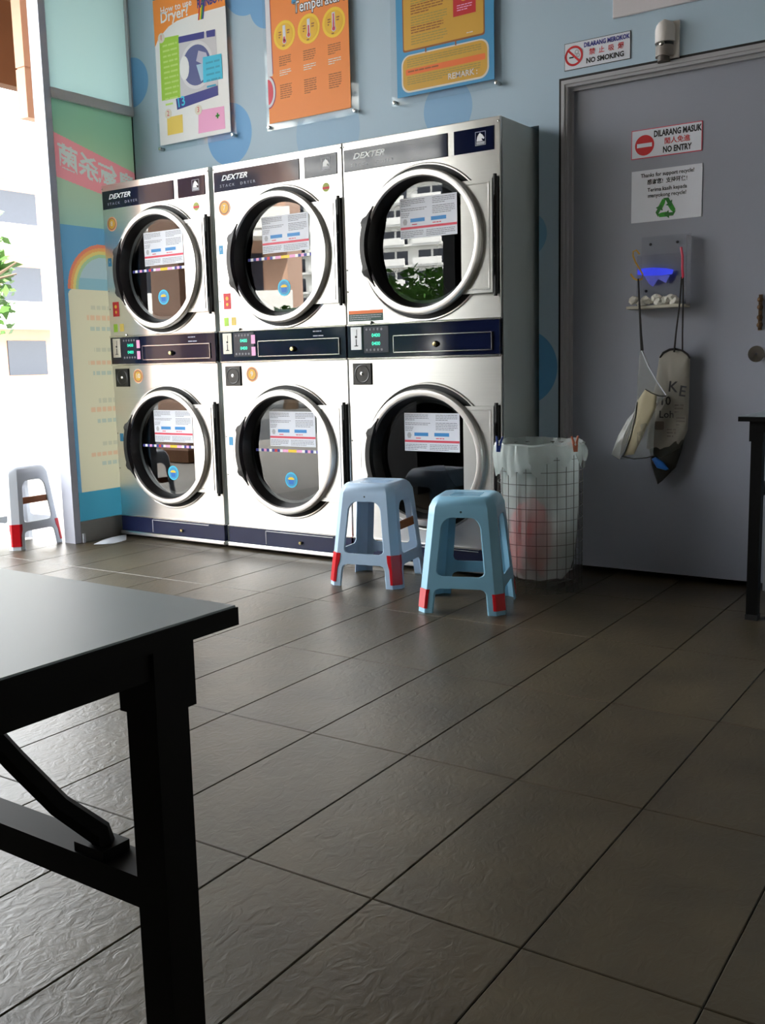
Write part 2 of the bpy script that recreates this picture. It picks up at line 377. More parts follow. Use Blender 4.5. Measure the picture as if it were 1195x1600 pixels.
def banner_col(y, z):
    if z > 1.75:
        top = 2.228 - .25 * (y + .257); bot = 1.998 - .19 * (y + .257)
        if bot < z < top: return (206, 132, 136)
        k = (z - 1.75) / .65; return (136 + 16 * math.sin(k * 5), 170 + 6 * math.sin(k * 5), 146 + 10 * math.cos(k * 4))
    if z > 1.41 or z < .28 or y < -.232:
        if z < .28: return (62, 138, 162)
        d = math.hypot(y - .03, z - 1.40)
        if z > 1.41 and d < .262:
            if d > .243: return (200, 120, 96)
            if d > .226: return (206, 150, 92)
            if d > .208: return (200, 184, 110)
            if d > .190: return (150, 180, 140)
            return (128, 166, 176) if z < 1.47 else (156, 178, 182)
        return (92, 142, 172)
    if z > 1.37 and y < -.232 + .04 - math.sqrt(max(0, .04 ** 2 - (z - 1.37) ** 2)): return (92, 142, 172)
    for k, (zz, c) in enumerate(PRICE):
        ln = (-.09, -.13, -.08)[k % 3] + .02 * math.sin(k * 2.3)
        if abs(z - zz) < .012 and y > ln and math.sin(y * 160 + k) > -.75:
            return {'g': (182, 184, 162), 'r': (208, 176, 146), 'b': (168, 182, 168)}[c]
    return (200, 196, 168)
def banner():
    y0, y1, z0, z1 = -.268, WY, .118, 2.40; ny, nz = 126, 506; vs = []; fs = []
    for j in range(nz + 1):
        for i in range(ny + 1): vs.append((XF - .010, y0 + (y1 - y0) * i / ny, z0 + (z1 - z0) * j / nz))
    for j in range(nz):
        for i in range(ny): a = j * (ny + 1) + i; fs.append((a, a + 1, a + ny + 2, a + ny + 1))
    me = bpy.data.meshes.new('window_2'); me.from_pydata(vs, [], fs); me.update()
    at = me.attributes.new('print', 'FLOAT_COLOR', 'FACE')
    col = {}
    for ch, yy in (('菌', -.172), ('杀', -.036), ('氧', .098), ('臭', .235)):   # printed for the street: mirrored from in here
        tm = text_mesh(ch, .136, bold=0.02); zc = 2.113 - .22 * (yy + .257); tm.calc_loop_triangles()
        Q = [(yy - v.co.x, zc + v.co.y + v.co.x * .22) for v in tm.vertices]
        for t in tm.loop_triangles:
            (ax, az), (bx_, bz_), (cx_, cz_) = [Q[i] for i in t.vertices]
            det = (bz_ - cz_) * (ax - cx_) + (cx_ - bx_) * (az - cz_)
            if abs(det) < 1e-12: continue
            i0 = int((min(ax, bx_, cx_) - y0) / (y1 - y0) * ny); i1 = int((max(ax, bx_, cx_) - y0) / (y1 - y0) * ny) + 1
            j0 = int((min(az, bz_, cz_) - z0) / (z1 - z0) * nz); j1 = int((max(az, bz_, cz_) - z0) / (z1 - z0) * nz) + 1
            for j in range(max(j0, 0), min(j1, nz)):
                for i in range(max(i0, 0), min(i1, ny)):
                    px = y0 + (y1 - y0) * (i + .5) / ny; pz = z0 + (z1 - z0) * (j + .5) / nz
                    l1 = ((bz_ - cz_) * (px - cx_) + (cx_ - bx_) * (pz - cz_)) / det; l2 = ((cz_ - az) * (px - cx_) + (ax - cx_) * (pz - cz_)) / det
                    if l1 >= -.05 and l2 >= -.05 and l1 + l2 <= 1.05: col[j * ny + i] = (172, 186, 178)
    for p in me.polygons: c = p.center; at.data[p.index].color = srgb(*(col.get(p.index) or banner_col(c.y, c.z)))
    o = struct(link('window_2', me, film_attr('printed_window_film', 0.45, 0.34)))
    return o
banner()

# ---- service door
trim5 = MB()
for (d0, d1, yy) in ((0.0, 0.010, WY - .004), (0.010, 0.020, WY - .016), (0.020, 0.032, WY - .010), (0.032, 0.046, WY + .012)):
    trim5.box(DX0 - .012 + d0, DX0 - .012 + d1, yy, WY + .08, 0, DZ + .012 - d0).box(DX1 + .012 - d1, DX1 + .012 - d0, yy, WY + .08, 0, DZ + .012 - d0)
    trim5.box(DX0 - .012 + d1, DX1 + .012 - d1, yy, WY + .08, DZ + .012 - d1, DZ + .012 - d0)
struct(trim5.build('trim_5', M_doorf))
struct(MB().box(DX0 - .022, DX0 - .012, WY - .002, WY + .02, 0, DZ + .022).box(DX0 - .012, DX1 + .012, WY - .002, WY + .02, DZ + .012, DZ + .022).build('trim_6', M_rubber))
DY = 0.33          # front face of the door leaf
door1 = struct(MB().box(DX0 + .030, DX1 - .030, DY, DY + .04, .028, DZ - .030).build('door_1', M_doorp))
kn = onY(1181, 553, DY - .05)
knob = MB().lathe([(.004, .05), (.032, .048), (.034, .040), (.012, .036), (.011, .02), (.026, .012), (.028, 0)], (0, 0, 0), 24, 'Y')
knob.v = [(x + kn.x, DY - y, z + kn.z) for x, y, z in knob.v]
knob.build('door_knob', M_chrome, door1)
lk = onY(1187, 488, DY - .01)
hp = MB().box(lk.x - .007, lk.x + .007, DY - .006, DY, lk.z - .07, lk.z + .07)
for dz in (-.05, -.02, .02, .05): hp.lathe([(.001, -.016), (.011, -.014), (.012, -.006)], (lk.x, DY, lk.z + dz), 10, 'Y')
hp.build('hasp', mat('tarnished_brass', (92, 72, 52), 0.45, 0.8, 0.2, 40), door1)

# ================================================================== DRYERS
DW = .82
def front_panel(name, z0, z1, cx, cz, r, parent, n=64):
    """sheet with a round opening and a small folded edge"""
    x0, x1 = 0.004, DW - .004; P = []; Q = []
    for k in range(n):
        a = 2 * PI * (k + .5) / n; c, s_ = math.cos(a), math.sin(a)
        t = min((x1 - cx) / c if c > 1e-9 else 1e9, (x0 - cx) / c if c < -1e-9 else 1e9, (z1 - cz) / s_ if s_ > 1e-9 else 1e9, (z0 - cz) / s_ if s_ < -1e-9 else 1e9)
        P.append((cx + r * c, cz + r * s_)); Q.append((cx + t * c, cz + t * s_))
    mb = MB(); vs = [(p[0], 0, p[1]) for p in P] + [(p[0], 0, p[1]) for p in Q] + [(p[0], .03, p[1]) for p in P]
    fs = [(k, (k + 1) % n, n + (k + 1) % n, n + k) for k in range(n)] + [(k, 2 * n + k, 2 * n + (k + 1) % n, (k + 1) % n) for k in range(n)]
    corners = [(x1, z1), (x0, z1), (x0, z0), (x1, z0)]
    base = len(vs); vs += [(c[0], 0, c[1]) for c in corners]
    for ci, c in enumerate(corners):   # fill the corner triangles
        for k in range(n):
            a, b = Q[k], Q[(k + 1) % n]
            if abs(a[0] - b[0]) > 1e-6 and abs(a[1] - b[1]) > 1e-6:
                if (abs(a[0] - c[0]) < 1e-6 or abs(a[1] - c[1]) < 1e-6) and (abs(b[0] - c[0]) < 1e-6 or abs(b[1] - c[1]) < 1e-6):
                    fs.append((n + k, n + (k + 1) % n, base + ci))
    mb.add(vs, fs)
    e = .003
    mb.add([(x0, 0, z0), (x1, 0, z0), (x1, 0, z1), (x0, 0, z1), (x0 - e, e, z0 - e), (x1 + e, e, z0 - e), (x1 + e, e, z1 + e), (x0 - e, e, z1 + e), (x0 - e, .02, z0 - e), (x1 + e, .02, z0 - e), (x1 + e, .02, z1 + e), (x0 - e, .02, z1 + e)],
           [(k + i, k + (i + 1) % 4, k + 4 + (i + 1) % 4, k + 4 + i) for k in (0, 4) for i in range(4)])
    return mb.build(name, M_steel, parent)

def bucket_sticker(parent, x, z, y):
    o = disc('round_sticker', M_cyan, parent, x, z, .040, y); 
    disc('sticker_disc', M_skyb, parent, x, z, .033, y - .0006, .0005)
    MB().prism([(x - .018, z + .002), (x - .014, z - .022), (x + .014, z - .022), (x + .018, z + .002)], y - .0014, y - .0008).build('sticker_basket', mat('basket_blue', (24, 112, 200), .5), parent)
    MB().prism([(x - .021, z + .006), (x - .010, z + .014), (x + .008, z + .015), (x + .022, z + .006), (x + .016, z + .001), (x - .016, z + .001)], y - .0014, y - .0008).build('sticker_clothes', M_yellow, parent)

def door_assembly(root, cz, tape, sticker):
    cx = .437
    d = MB().lathe([(.280, -.018), (.281, -.045), (.285, -.051), (.297, -.0525), (.308, -.051), (.314, -.045), (.315, -.026), (.300, -.022)], (cx, 0, cz), 72, 'Y').build('door', M_ring, root)
    MB().lathe([(.332, .0), (.334, -.006), (.339, -.007), (.344, .0)], (cx, 0, cz), 72, 'Y').build('embossed_rim', M_steel, d)
    MB().lathe([(.280, -.0030), (.333, -.0025)], (cx, 0, cz), 64, 'Y').build('door_gap_shade', M_rubber, d)  # flat dark ring standing in for the shadowed gap behind the door ring
    MB().lathe([(.2805, -.040), (.276, -.030), (.264, .012), (.250, .016), (.246, .032), (.285, .034)], (cx, 0, cz), 64, 'Y').build('inner_gasket', M_black, d)
    g = MB(); g.add([(cx + .2635 * math.cos(2 * PI * k / 64), .010, cz + .2635 * math.sin(2 * PI * k / 64)) for k in range(64)], [tuple(range(64))])
    g.build('door_glass', M_dglass, d)
    # hinge plate on the right, with a pressed frame line
    zt = .236
    MB().prism([(.640, cz + zt), (.640, cz - zt), (.792, cz - zt), (.792, cz + zt)], -.024, -.006).build('hinge_plate', M_steel, d)
    fr = MB()
    for (x0, x1, z0, z1) in ((.655, .778, cz + zt - .020, cz + zt - .014), (.655, .778, cz - zt + .014, cz - zt + .020), (.774, .780, cz - zt + .014, cz + zt - .014)): fr.bbox(x0, x1, -.027, -.024, z0, z1, .0015)
    fr.build('plate_rib', M_steel, d)
    hg = MB().box(.793, .814, -.020, 0, cz - zt - .005, cz + zt + .005)
    for k in (-.8, -.4, 0, .4, .8): hg.lathe([(.008, -.09 * .9), (.008, .09 * .9)], (.803, -.018, cz + k * zt * .9), 10, 'Z', True, True)
    hg.build('hinge', M_rubber, d)
    # curved black handle hugging the left of the ring
    N = 22; a0, a1 = math.radians(143), math.radians(217); vs = []; 
    for k in range(N + 1):
        t = k / N; a = a0 + (a1 - a0) * t; e = min(1, min(t, 1 - t) / .22); lug = 1.0 if .2 < t < .8 else .55 + .45 * e
        ro = .300 + (.013 if .22 < t < .78 else .013 * e) + (.011 if .14 < t < .24 or .76 < t < .86 else 0); ri = .300 - .024 * (0.3 + .7 * e); yf = -.056 - .012 * e
        for (rr, yy) in ((ri, -.044), (ri + .004, yf), (ro - .008, yf), (ro, yf + .012), (ro, -.030)): vs.append((cx + rr * math.cos(a), yy, cz + rr * math.sin(a)))
    fs = [(k * 5 + i, k * 5 + i + 1, k * 5 + 6 + i, k * 5 + 5 + i) for k in range(N) for i in range(4)] + [(0, 1, 2, 3, 4), tuple(N * 5 + i for i in (4, 3, 2, 1, 0))]
    MB().add(vs, fs).build('door_handle', M_black, d)
    # instruction sheet stuck on the glass
    yf = .0085; x0, x1, z0, z1 = .308, .603, cz + .026, cz + .202
    rect('instruction_sheet', M_paper, d, x0, x1, z0, z1, yf, .0008)
    y2 = yf - .0006
    rect('sheet_stripe', M_pinkred, d, x0 + .001, x1 - .001, cz + .067, cz + .077, y2, .0005)
    for (bx0, bx1) in ((.362, .437), (.470, .548)): rect('sheet_box', M_blue, d, bx0, bx1, cz + .096, cz + .112, y2, .0005)
    lines('sheet_text', M_grey, d, .313, .44, z1 - .008, 4, .0075, .0028, y2, 1); lines('sheet_text', M_grey, d, .478, .592, z1 - .008, 4, .0075, .0028, y2, 2)
    lines('sheet_text', M_grey, d, .313, .45, z1 - .045, 2, .0075, .0028, y2, 3); lines('sheet_text', M_grey, d, .313, .36, z1 - .064, 3, .0075, .0028, y2, 4); lines('sheet_text', M_grey, d, .478, .592, z1 - .044, 5, .0075, .0028, y2, 5)
    lines('sheet_text', M_grey, d, .313, .43, cz + .058, 4, .0075, .0028, y2, 6); lines('sheet_text', M_grey, d, .445, .592, cz + .058, 4, .0075, .0028, y2, 7)
    lines('sheet_text', M_pinkred, d, .37, .432, cz + .088, 1, .01, .004, y2, 8); lines('sheet_text', M_pinkred, d, .478, .548, cz + .088, 1, .01, .004, y2, 9)
    MB().prism([(.328, cz + .112), (.322, cz + .100), (.327, cz + .086), (.341, cz + .086), (.346, cz + .1), (.340, cz + .112)], y2, y2 + .0005).build('sheet_drawing', M_lgrey, d)
    for (t, tx, tz) in (('STEP 1', .313, z1 - .004), ('STEP 2', .478, z1 - .004)): pass
    if tape:
        n = 26; cols = [M_dblue, M_white, M_dblue, M_pink, M_dblue, M_white, M_dblue, M_red]
        a, b = .208, .676
        for k in range(n):
            xa = a + (b - a) * k / n; mt = M_yellow if 12 <= k <= 14 else (M_pink if k in (10, 11, 15, 16) else cols[k % 8])
            rect('tape_segment', mt, d, xa, xa + (b - a) / n, cz - .004, cz + .010, yf + .0002, .0006)
    if sticker: bucket_sticker(d, .437, cz - .145, yf)
    return d

def make_dryer(x0, label, up_no, low_no, dressed, last):
    root = empty('stack_dryer', (x0, 0, 0)); tag(root, label, 'dryer', 'stacked tumble dryers set in the wall')
    cab = MB()
    for (a, b, c, d_, e, f) in ((0, .004, .02, .88, .012, 1.975), (DW - .004, DW, .02, .88, .012, 1.975), (.004, DW - .004, .02, .88, 1.972, 1.975), (.004, DW - .004, .02, .88, .012, .016), (.004, DW - .004, .876, .88, .016, 1.972)): cab.box(a, b, c, d_, e, f)
    cab.build('cabinet', M_cab, root)
    MB().box(.03, .79, .05, .86, -.001, .012).build('foot_rail', M_rubber, root)
    front_panel('front_panel', 1.148, 1.972, .437, 1.49, .284, root); front_panel('front_panel', .126, .987, .437, .533, .284, root)
    for cz in (1.49, .533):
        MB().lathe([(.284, .036), (.292, .05), (.292, .60), (.05, .62), (.001, .62)], (.437, 0, cz), 48, 'Y').build('drum', M_drum, root)
    # name panel and emblem panel along the top
    npn = MB().bbox(.010, .566, -.004, 0, 1.843, 1.940, .0015).build('name_panel', M_navy, root)
    text('lettering', M_white, npn, 'DEXTER', .036, .062, 1.905, -.0046, shear=.35, sx=1.32, bold=.022, align='LEFT')
    text('lettering', M_lgrey, npn, 'S T A C K', .019, .052, 1.868, -.0046, align='LEFT', sx=1.25)
    text('lettering', M_lgrey, npn, 'D R Y E R', .019, .190, 1.868, -.0046, align='LEFT', sx=1.25)
    emb = MB().bbox(.597, .792, -.004, 0, 1.843, 1.940, .0015).build('emblem_panel', M_navy, root)
    for (a, b, c, d_) in ((.703, .753, 1.921, 1.923), (.703, .753, 1.867, 1.869), (.703, .705, 1.869, 1.921), (.751, .753, 1.869, 1.921), (.708, .748, 1.871, 1.882)): rect('emblem_frame', M_lgrey, emb, a, b, c, d_, -.0048, .0008)
    MB().prism([(.709, 1.884), (.713, 1.902), (.720, 1.912), (.727, 1.918), (.730, 1.914), (.738, 1.909), (.747, 1.896), (.744, 1.891), (.736, 1.895), (.733, 1.893), (.739, 1.884)], -.0048, -.004).build('emblem_horse', M_white, emb)
    for (x, z) in ((.008, 1.955), (.812, 1.955), (.012, 1.40), (.012, .60), (.012, 1.30), (.012, .40)): MB().lathe([(.001, -.003), (.004, -.002), (.005, 0)], (x, 0, z), 8, 'Y').build('screw', M_bolt, root)
    door_assembly(root, 1.49, dressed, dressed); door_assembly(root, .533, dressed, dressed)
    # control band
    cp = MB().bbox(.004, DW - .004, -.006, .012, .994, 1.143, .002).build('control_panel', M_navy, root)
    MB().bbox(.002, DW - .002, -.010, .012, .984, .994, .003).build('band_trim', M_chrome, cp); MB().bbox(.002, DW - .002, -.010, .012, 1.141, 1.150, .003).build('band_trim', M_chrome, cp)
    MB().bbox(.026, .088, -.009, -.005, 1.030, 1.135, .001).build('coin_plate', M_cream if dressed else M_white, cp)
    MB().box(.055, .060, -.0100, -.0088, 1.048, 1.080).box(.047, .068, -.0100, -.0088, 1.046, 1.050).lathe([(.0005, -.010), (.006, -.0100), (.006, -.0088)], (.0575, 0, 1.090), 12).box(.060, .0625, -.0100, -.0088, 1.096, 1.124).build('coin_slot', M_ink, cp)
    MB().bbox(.100, .240, -.008, -.005, 1.014, 1.136, .001).build('display_plate', mat('display_plate', (30, 38, 56), .2), cp)
    for zz in (1.094, 1.056): text('display_digits', M_led, cp, '0400', .024, .170, zz, -.0086, bold=.01)
    db = MB()
    for zz in (1.122, 1.028):
        for k in range(5): db.lathe([(.0005, -.0095), (.005, -.0090), (.006, -.008)], (.118 + k * .021, 0, zz), 10)
    db.build('display_buttons', M_grey, cp)
    if dressed:
        for zz in (1.100, 1.040): rect('pink_label', M_pink, cp, .222, .248, zz - .022, zz + .022, -.0092, .0008)
        lines('panel_text', M_lgrey, cp, .62, .72, 1.128, 1, .01, .005, -.0066, 4); lines('panel_text', M_lgrey, cp, .62, .72, 1.106, 1, .01, .005, -.0066, 5)
    cdw = MB().bbox(.270, .778, -.012, -.005, 1.014, 1.088, .002).build('coin_drawer', M_navy, cp)
    fr = MB()
    for (a, b, c, d_) in ((.268, .780, 1.087, 1.0905), (.268, .780, 1.0115, 1.015), (.268, .2705, 1.0115, 1.0905), (.7775, .780, 1.0115, 1.0905)): fr.box(a, b, -.013, -.006, c, d_)
    fr.build('drawer_frame', M_chrome, cp)
    MB().lathe([(.001, -.032), (.009, -.031), (.011, -.026), (.011, -.012), (.015, -.012)], (.500, 0, 1.045), 16).build('drawer_lock', M_brass, cp)
    MB().lathe([(.001, -.016), (.007, -.014), (.009, -.006)], (.145, 0, 1.152), 12).build('panel_stud', M_bolt, cp)
    # black service square on the lower front
    sq = MB().bbox(.030, .138, -.008, 0, .866, .967, .003).build('vent_plate', M_black, root)
    MB().lathe([(.001, -.014), (.008, -.012), (.010, -.008)], (.086, 0, .918), 12).build('plate_knob', M_chrome, sq)
    MB().lathe([(.044, -.008), (.040, -.0095), (.036, -.008)], (.086, 0, .917), 24).build('plate_ring', M_black, sq)
    # base
    bs = MB().bbox(.004, DW - .004, -.004, .02, .036, .124, .002).build('base_panel', M_navy2, root)
    MB().bbox(.0, DW, -.014, .02, .016, .036, .004).build('base_lip', M_steel, bs); MB().bbox(.0, DW, -.008, .02, .122, .129, .002).build('base_trim', M_chrome, bs)
    ap = MB()
    for (a, b, c, d_) in ((.262, .700, .112, .115), (.262, .265, .044, .112)): ap.box(a, b, -.0065, -.003, c, d_)
    ap.build('access_panel_edge', M_frame, bs)
    MB().lathe([(.001, -.018), (.008, -.017), (.009, -.004)], (.498, 0, .070), 14).build('base_lock', M_brass, bs)
    # stickers
    def number(no, x, z):
        s_ = disc('number_sticker', M_orange, root, x, z, .040, -.0012)
        ringflat('sticker_ring', M_cream, s_, x, z, .036, .039, -.0018); ringflat('sticker_ring', mat('ring_grey', (120, 116, 110), .5), s_, x, z, .027, .031, -.0018); disc('sticker_face', M_gold, s_, x, z, .026, -.0020)
        text('sticker_number', M_cream, s_, no, .036, x, z, -.0028, bold=.02)
    if dressed:
        number(up_no, .073, 1.762); number(low_no, .211, .924)
        s_ = disc('round_label', mat('olive_label', (150, 160, 60), .5), root, .722, 1.790, .021, -.0012); rect('label_band', M_red, s_, .702, .742, 1.781, 1.792, -.0018)
        s_ = rect('blue_label', M_skyb, root, .022, .050, 1.535, 1.580, -.0012); text('label_mark', M_white, s_, '8' if low_no == '10' else '7', .016, .036, 1.558, -.0018)
        rect('blue_label', M_skyb, root, .030, .058, .555, .600, -.0012)
        s_ = rect('red_label', M_red, root, .038, .088, 1.258, 1.338, -.0012)
        disc('label_mark', M_gold, s_, .063, 1.312, .010, -.0018); disc('label_mark', M_gold, s_, .063, 1.282, .008, -.0018)
        rect('green_label', M_lime, root, .035, .066, 1.172, 1.216, -.0012); rect('yellow_label', mat('dull_yellow_label', (216, 190, 90), .5), root, .086, .118, 1.174, 1.216, -.0012)
        if low_no == '9':
            rect('white_tag', M_white, root, .046, .060, .450, .545, -.0012); rect('white_tag', M_white, root, .036, .052, 1.470, 1.530, -.0012)
    else:
        s_ = rect('warning_label', M_dgreen, root, .012, .208, 1.162, 1.212, -.0012)
        rect('label_band', M_dorange, s_, .0125, .2075, 1.196, 1.2115, -.0018); lines('label_text', M_lgrey, s_, .02, .20, 1.190, 3, .009, .003, -.0018, 11)
        MB().prism([(.028, .60), (.062, .60), (.062, .47), (.028, .47)], -.0016, -.0005).build('bare_label_patch', M_steel, root)
    return root
make_dryer(0.000, 'stainless stack dryer with stickers 8 and 10 beside the printed window', '8', '10', True, False)
make_dryer(0.846, 'stainless stack dryer with stickers 7 and 9 between two others', '7', '9', True, False)
make_dryer(1.668, 'stainless stack dryer without number stickers, behind the two blue stools', '', '', False, True)

# ================================================================== POSTERS
def poster_base(name, label, x0, x1, ax0, ax1, m_sheet):
    z0, z1 = 2.204, 2.97; r_ = empty(name, ((x0 + x1) / 2, WY, z0)); tag(r_, label, 'poster', 'acrylic posters above the dryers')
    cx, cz = (x0 + x1) / 2, z0; y = -.024
    rect('poster_sheet', m_sheet, r_, x0 - cx, x1 - cx, 0, z1 - z0, y, .002)
    MB().box(ax0 - cx, ax1 - cx, y + .0025, y + .0065, -.034, z1 - z0 + .03).build('acrylic_back', M_acryl, r_)
    for bx in (ax0 - cx + .020, ax1 - cx - .020):
        for bz in (-.018, z1 - z0 + .014):
            MB().lathe([(.001, y - .013), (.008, y - .012), (.0095, y - .006), (.0095, 0)], (bx, 0, bz), 14).build('bolt', M_bolt, r_)
    return r_, y - .0006, cx, z1 - z0
def local(cx, y=.28):
    def f(px, py): p = onY(px, py, y); return (p.x - cx, p.z - 2.204)
    return f
def quadp(name, m, parent, pts, y, t=.0005): return MB().prism(pts, y, y + t).build(name, m, parent)

# --- how to use the dryer
r_, y, cx, H = poster_base('instruction_poster', 'white and orange poster with a dryer drawing, above the dryer with sticker 8', .199, .734, .180, .770, M_white)
L = local(cx)
x0, x1 = .199 - cx, .734 - cx
arc = [L(243, 74)] + [L(*p) for p in ((248, 62), (254, 54), (264, 42), (277, 33), (300, 24), (325, 17), (350, 10))]
quadp('orange_corner', M_orange, r_, [(x0, H), (x0, arc[0][1])] + arc[1:-1] + [(x1, arc[-1][1]), (x1, H)], y)
y2 = y - .0006; y3 = y - .0012
text('lettering', M_white, r_, 'How to use', .050, L(251, 16)[0], L(263, 15)[1], y2, bold=.012, align='LEFT')
text('lettering', M_white, r_, 'Dryer?', .078, L(251, 28)[0], L(264, 26)[1], y2, bold=.02, align='LEFT')
a = L(322, 5)
for k, m_ in enumerate((M_red, M_yellow, M_green, M_dblue)):
    quadp('rainbow_stripe', m_, r_, [(.068 + k * .010, a[1] - .075), (.078 + k * .010, a[1] - .075), (.096 + k * .011, a[1] + .03), (.086 + k * .011, a[1] + .03)], y2)
text('lettering', M_dblue, r_, 'RAINBOW', .060, .160, a[1] + .004, y3, sx=.66, bold=.03)
for (c, m_) in ((((250, 61), (280, 55), (283, 152), (254, 158)), M_lime),): quadp('text_box', m_, r_, [L(*p) for p in c][::-1], y2)
p0 = L(253, 72); lines('box_text', mat('faded_lime', (196, 228, 120), .5), r_, p0[0] + .01, p0[0] + .12, p0[1], 12, .028, .010, y3, 3)
# drawn dryer
q = [L(*p) for p in ((280, 60), (338, 47), (342, 142), (283, 155))]; quadp('drawn_body', mat('pale_grey_print', (206, 206, 214), .5), r_, q[::-1], y2)
q = [L(*p) for p in ((280, 58), (320, 49.5), (320, 60), (280, 68))]; quadp('drawn_panel', M_dblue, r_, q[::-1], y3)
q = [L(*p) for p in ((323, 49), (337, 46), (337, 57), (324, 59))]; quadp('drawn_panel', M_dblue, r_, q[::-1], y3)
c = L(308, 102); ringflat('drawn_ring', mat('pale_ring', (222, 222, 230), .5), r_, c[0], c[1], .100, .122, y3); disc('drawn_drum', mat('slate_blue_print', (84, 92, 150), .5), r_, c[0], c[1], .104, y3 - .0004, .0006)
MB().prism([(c[0] - .09 + .03 * math.cos(t * PI / 8) * 1.2, c[1] + .062 * math.sin(t * PI / 8)) for t in range(16)], y3 - .001, y3 - .0005).build('drawn_clothes', M_white, r_)
MB().prism([(c[0] + .02, c[1] + .07), (c[0] + .075, c[1] + .05), (c[0] + .09, c[1] + .01), (c[0] + .06, c[1] - .01), (c[0], c[1] + .02)], y3 - .001, y3 - .0005).build('drawn_hand', mat('pale_lilac_print', (190, 190, 214), .5), r_)
MB().prism([(c[0] + .0, c[1] + .0), (c[0] + .06, c[1] - .0), (c[0] + .07, c[1] - .07), (c[0] + .03, c[1] - .09)], y3 - .001, y3 - .0005).build('drawn_shirt', mat('pale_sky_print', (170, 206, 232), .5), r_)
q = [L(*p) for p in ((276, 155), (341, 134), (342, 149), (278, 172))]; quadp('drawn_panel', M_dblue, r_, q[::-1], y3)
text('drawn_digits', M_cyan, r_, '13', .07, L(284, 160)[0], L(284, 160)[1], y3 - .001, rot=0.12, bold=.02)
q = [L(*p) for p in ((318, 90), (347, 84), (349, 123), (319, 130))]; quadp('text_box', M_cyan, r_, q[::-1], y3 - .0012)
p0 = L(323, 98); lines('box_text', mat('teal_ink', (40, 160, 200), .5), r_, p0[0], p0[0] + .10, p0[1], 5, .03, .010, y3 - .002, 5)
q = [L(*p) for p in ((262, 184), (286, 179), (287, 207), (263, 212))]; quadp('text_box', mat('soft_yellow_print', (238, 208, 96), .5), r_, q[::-1], y2)
q = [L(*p) for p in ((311, 173), (351, 166), (353, 201), (311, 209))]; quadp('text_box', M_pink, r_, q[::-1], y2)
for (px, py, d_) in ((253, 60, '1'), (264, 178, '2'), (311, 172, '3')):
    c = L(px, py); disc('step_disc', M_cream, r_, c[0], c[1], .026, y3); text('step_number', M_pinkred, r_, d_, .04, c[0], c[1], y3 - .0008)
c = L(341, 181); MB().box(c[0] - .014, c[0] + .014, y3, y3 + .0005, c[1] - .005, c[1] + .005).box(c[0] - .005, c[0] + .005, y3, y3 + .0005, c[1] - .014, c[1] + .014).build('plus_mark', M_green, r_)

# --- temperature
r_, y, cx, H = poster_base('temperature_poster', 'orange poster with three round thermometer pictures, above the dryer with sticker 7', 1.005, 1.527, .984, 1.572, M_porange)
L = local(cx); y2 = y - .0006; y3 = y - .0012; x0 = 1.005 - cx
text('lettering', M_ink, r_, 'Temperature', .076, L(462, 8)[0] - .012, L(462, 11)[1] - .006, y, sx=.80, bold=.055, align='LEFT')
text('lettering', M_white, r_, 'Temperature', .076, L(462, 8)[0] - .012, L(462, 11)[1] - .006, y2, sx=.80, bold=.012, align='LEFT')
quadp('blue_mark', M_skyb, r_, [(L(456, 0)[0], L(458, 6)[1]), (L(463, 0)[0], L(463, 5)[1]), (L(468, 0)[0], H), (L(459, 0)[0], H)], y2)
for (px, py, fill) in ((445, 55, .30), (483, 45, .62), (522, 35, .95)):
    c = L(px, py); disc('yellow_disc', M_yellow, r_, c[0], c[1], .070, y); disc('yellow_core', mat('deep_yellow_print', (232, 182, 30), .5), r_, c[0], c[1], .056, y2)
    o = MB(); o.prism(disc_pts(c[0], c[1] - .030, .013, 16), y3, y3 + .0005); o.box(c[0] - .009, c[0] + .009, y3, y3 + .0005, c[1] - .03, c[1] + .046); o.build('thermometer', M_paper, r_)
    o = MB(); o.prism(disc_pts(c[0], c[1] - .030, .009, 16), y3 - .0006, y3 - .0002); o.box(c[0] - .004, c[0] + .004, y3 - .0006, y3 - .0002, c[1] - .03, c[1] - .03 + .074 * fill); o.build('mercury', M_pinkred, r_)
    lines('disc_text', M_brown, r_, c[0] - .036, c[0] - .018, c[1] + .02, 3, .012, .006, y3, 1, False); lines('disc_text', M_brown, r_, c[0] + .018, c[0] + .036, c[1] + .022, 2, .012, .006, y3, 2, False); lines('disc_text', M_brown, r_, c[0] - .014, c[0] + .016, c[1] - .048, 1, .012, .006, y3, 3, False)
    for (dz, n, m_, s_) in ((-.098, 5, M_brown, 4), (-.165, 3, M_cream, 5), (-.235, 7, M_brown, 6)): lines('poster_text', m_, r_, c[0] - .040, c[0] + .038, c[1] + dz, n, .0105, .0042, y, s_ + px)
# big thermometer down the left edge
xa = x0 + .022
quadp('tube_edge', mat('plum_print', (150, 40, 90), .5), r_, [(x0, .24), (xa + .016, .24), (xa + .012, .62), (x0, .62)], y)
quadp('tube', M_paper, r_, [(x0 + .001, .23), (xa + .012, .23), (xa + .008, .615), (x0 + .001, .615)], y2)
ha = [(x0 + .052 * math.cos(t), .155 + .082 * math.sin(t)) for t in [(-PI / 2) + PI * k / 20 for k in range(21)]]; quadp('bulb_edge', mat('plum_print', (150, 40, 90), .5), r_, ha, y)
ha = [(x0 + .047 * math.cos(t), .155 + .076 * math.sin(t)) for t in [(-PI / 2) + PI * k / 20 for k in range(21)]]; quadp('bulb_rim', M_paper, r_, ha, y2)
ha = [(x0 + .034 * math.cos(t), .155 + .062 * math.sin(t)) for t in [(-PI / 2) + PI * k / 20 for k in range(21)]]; quadp('bulb', M_pinkred, r_, ha, y3)

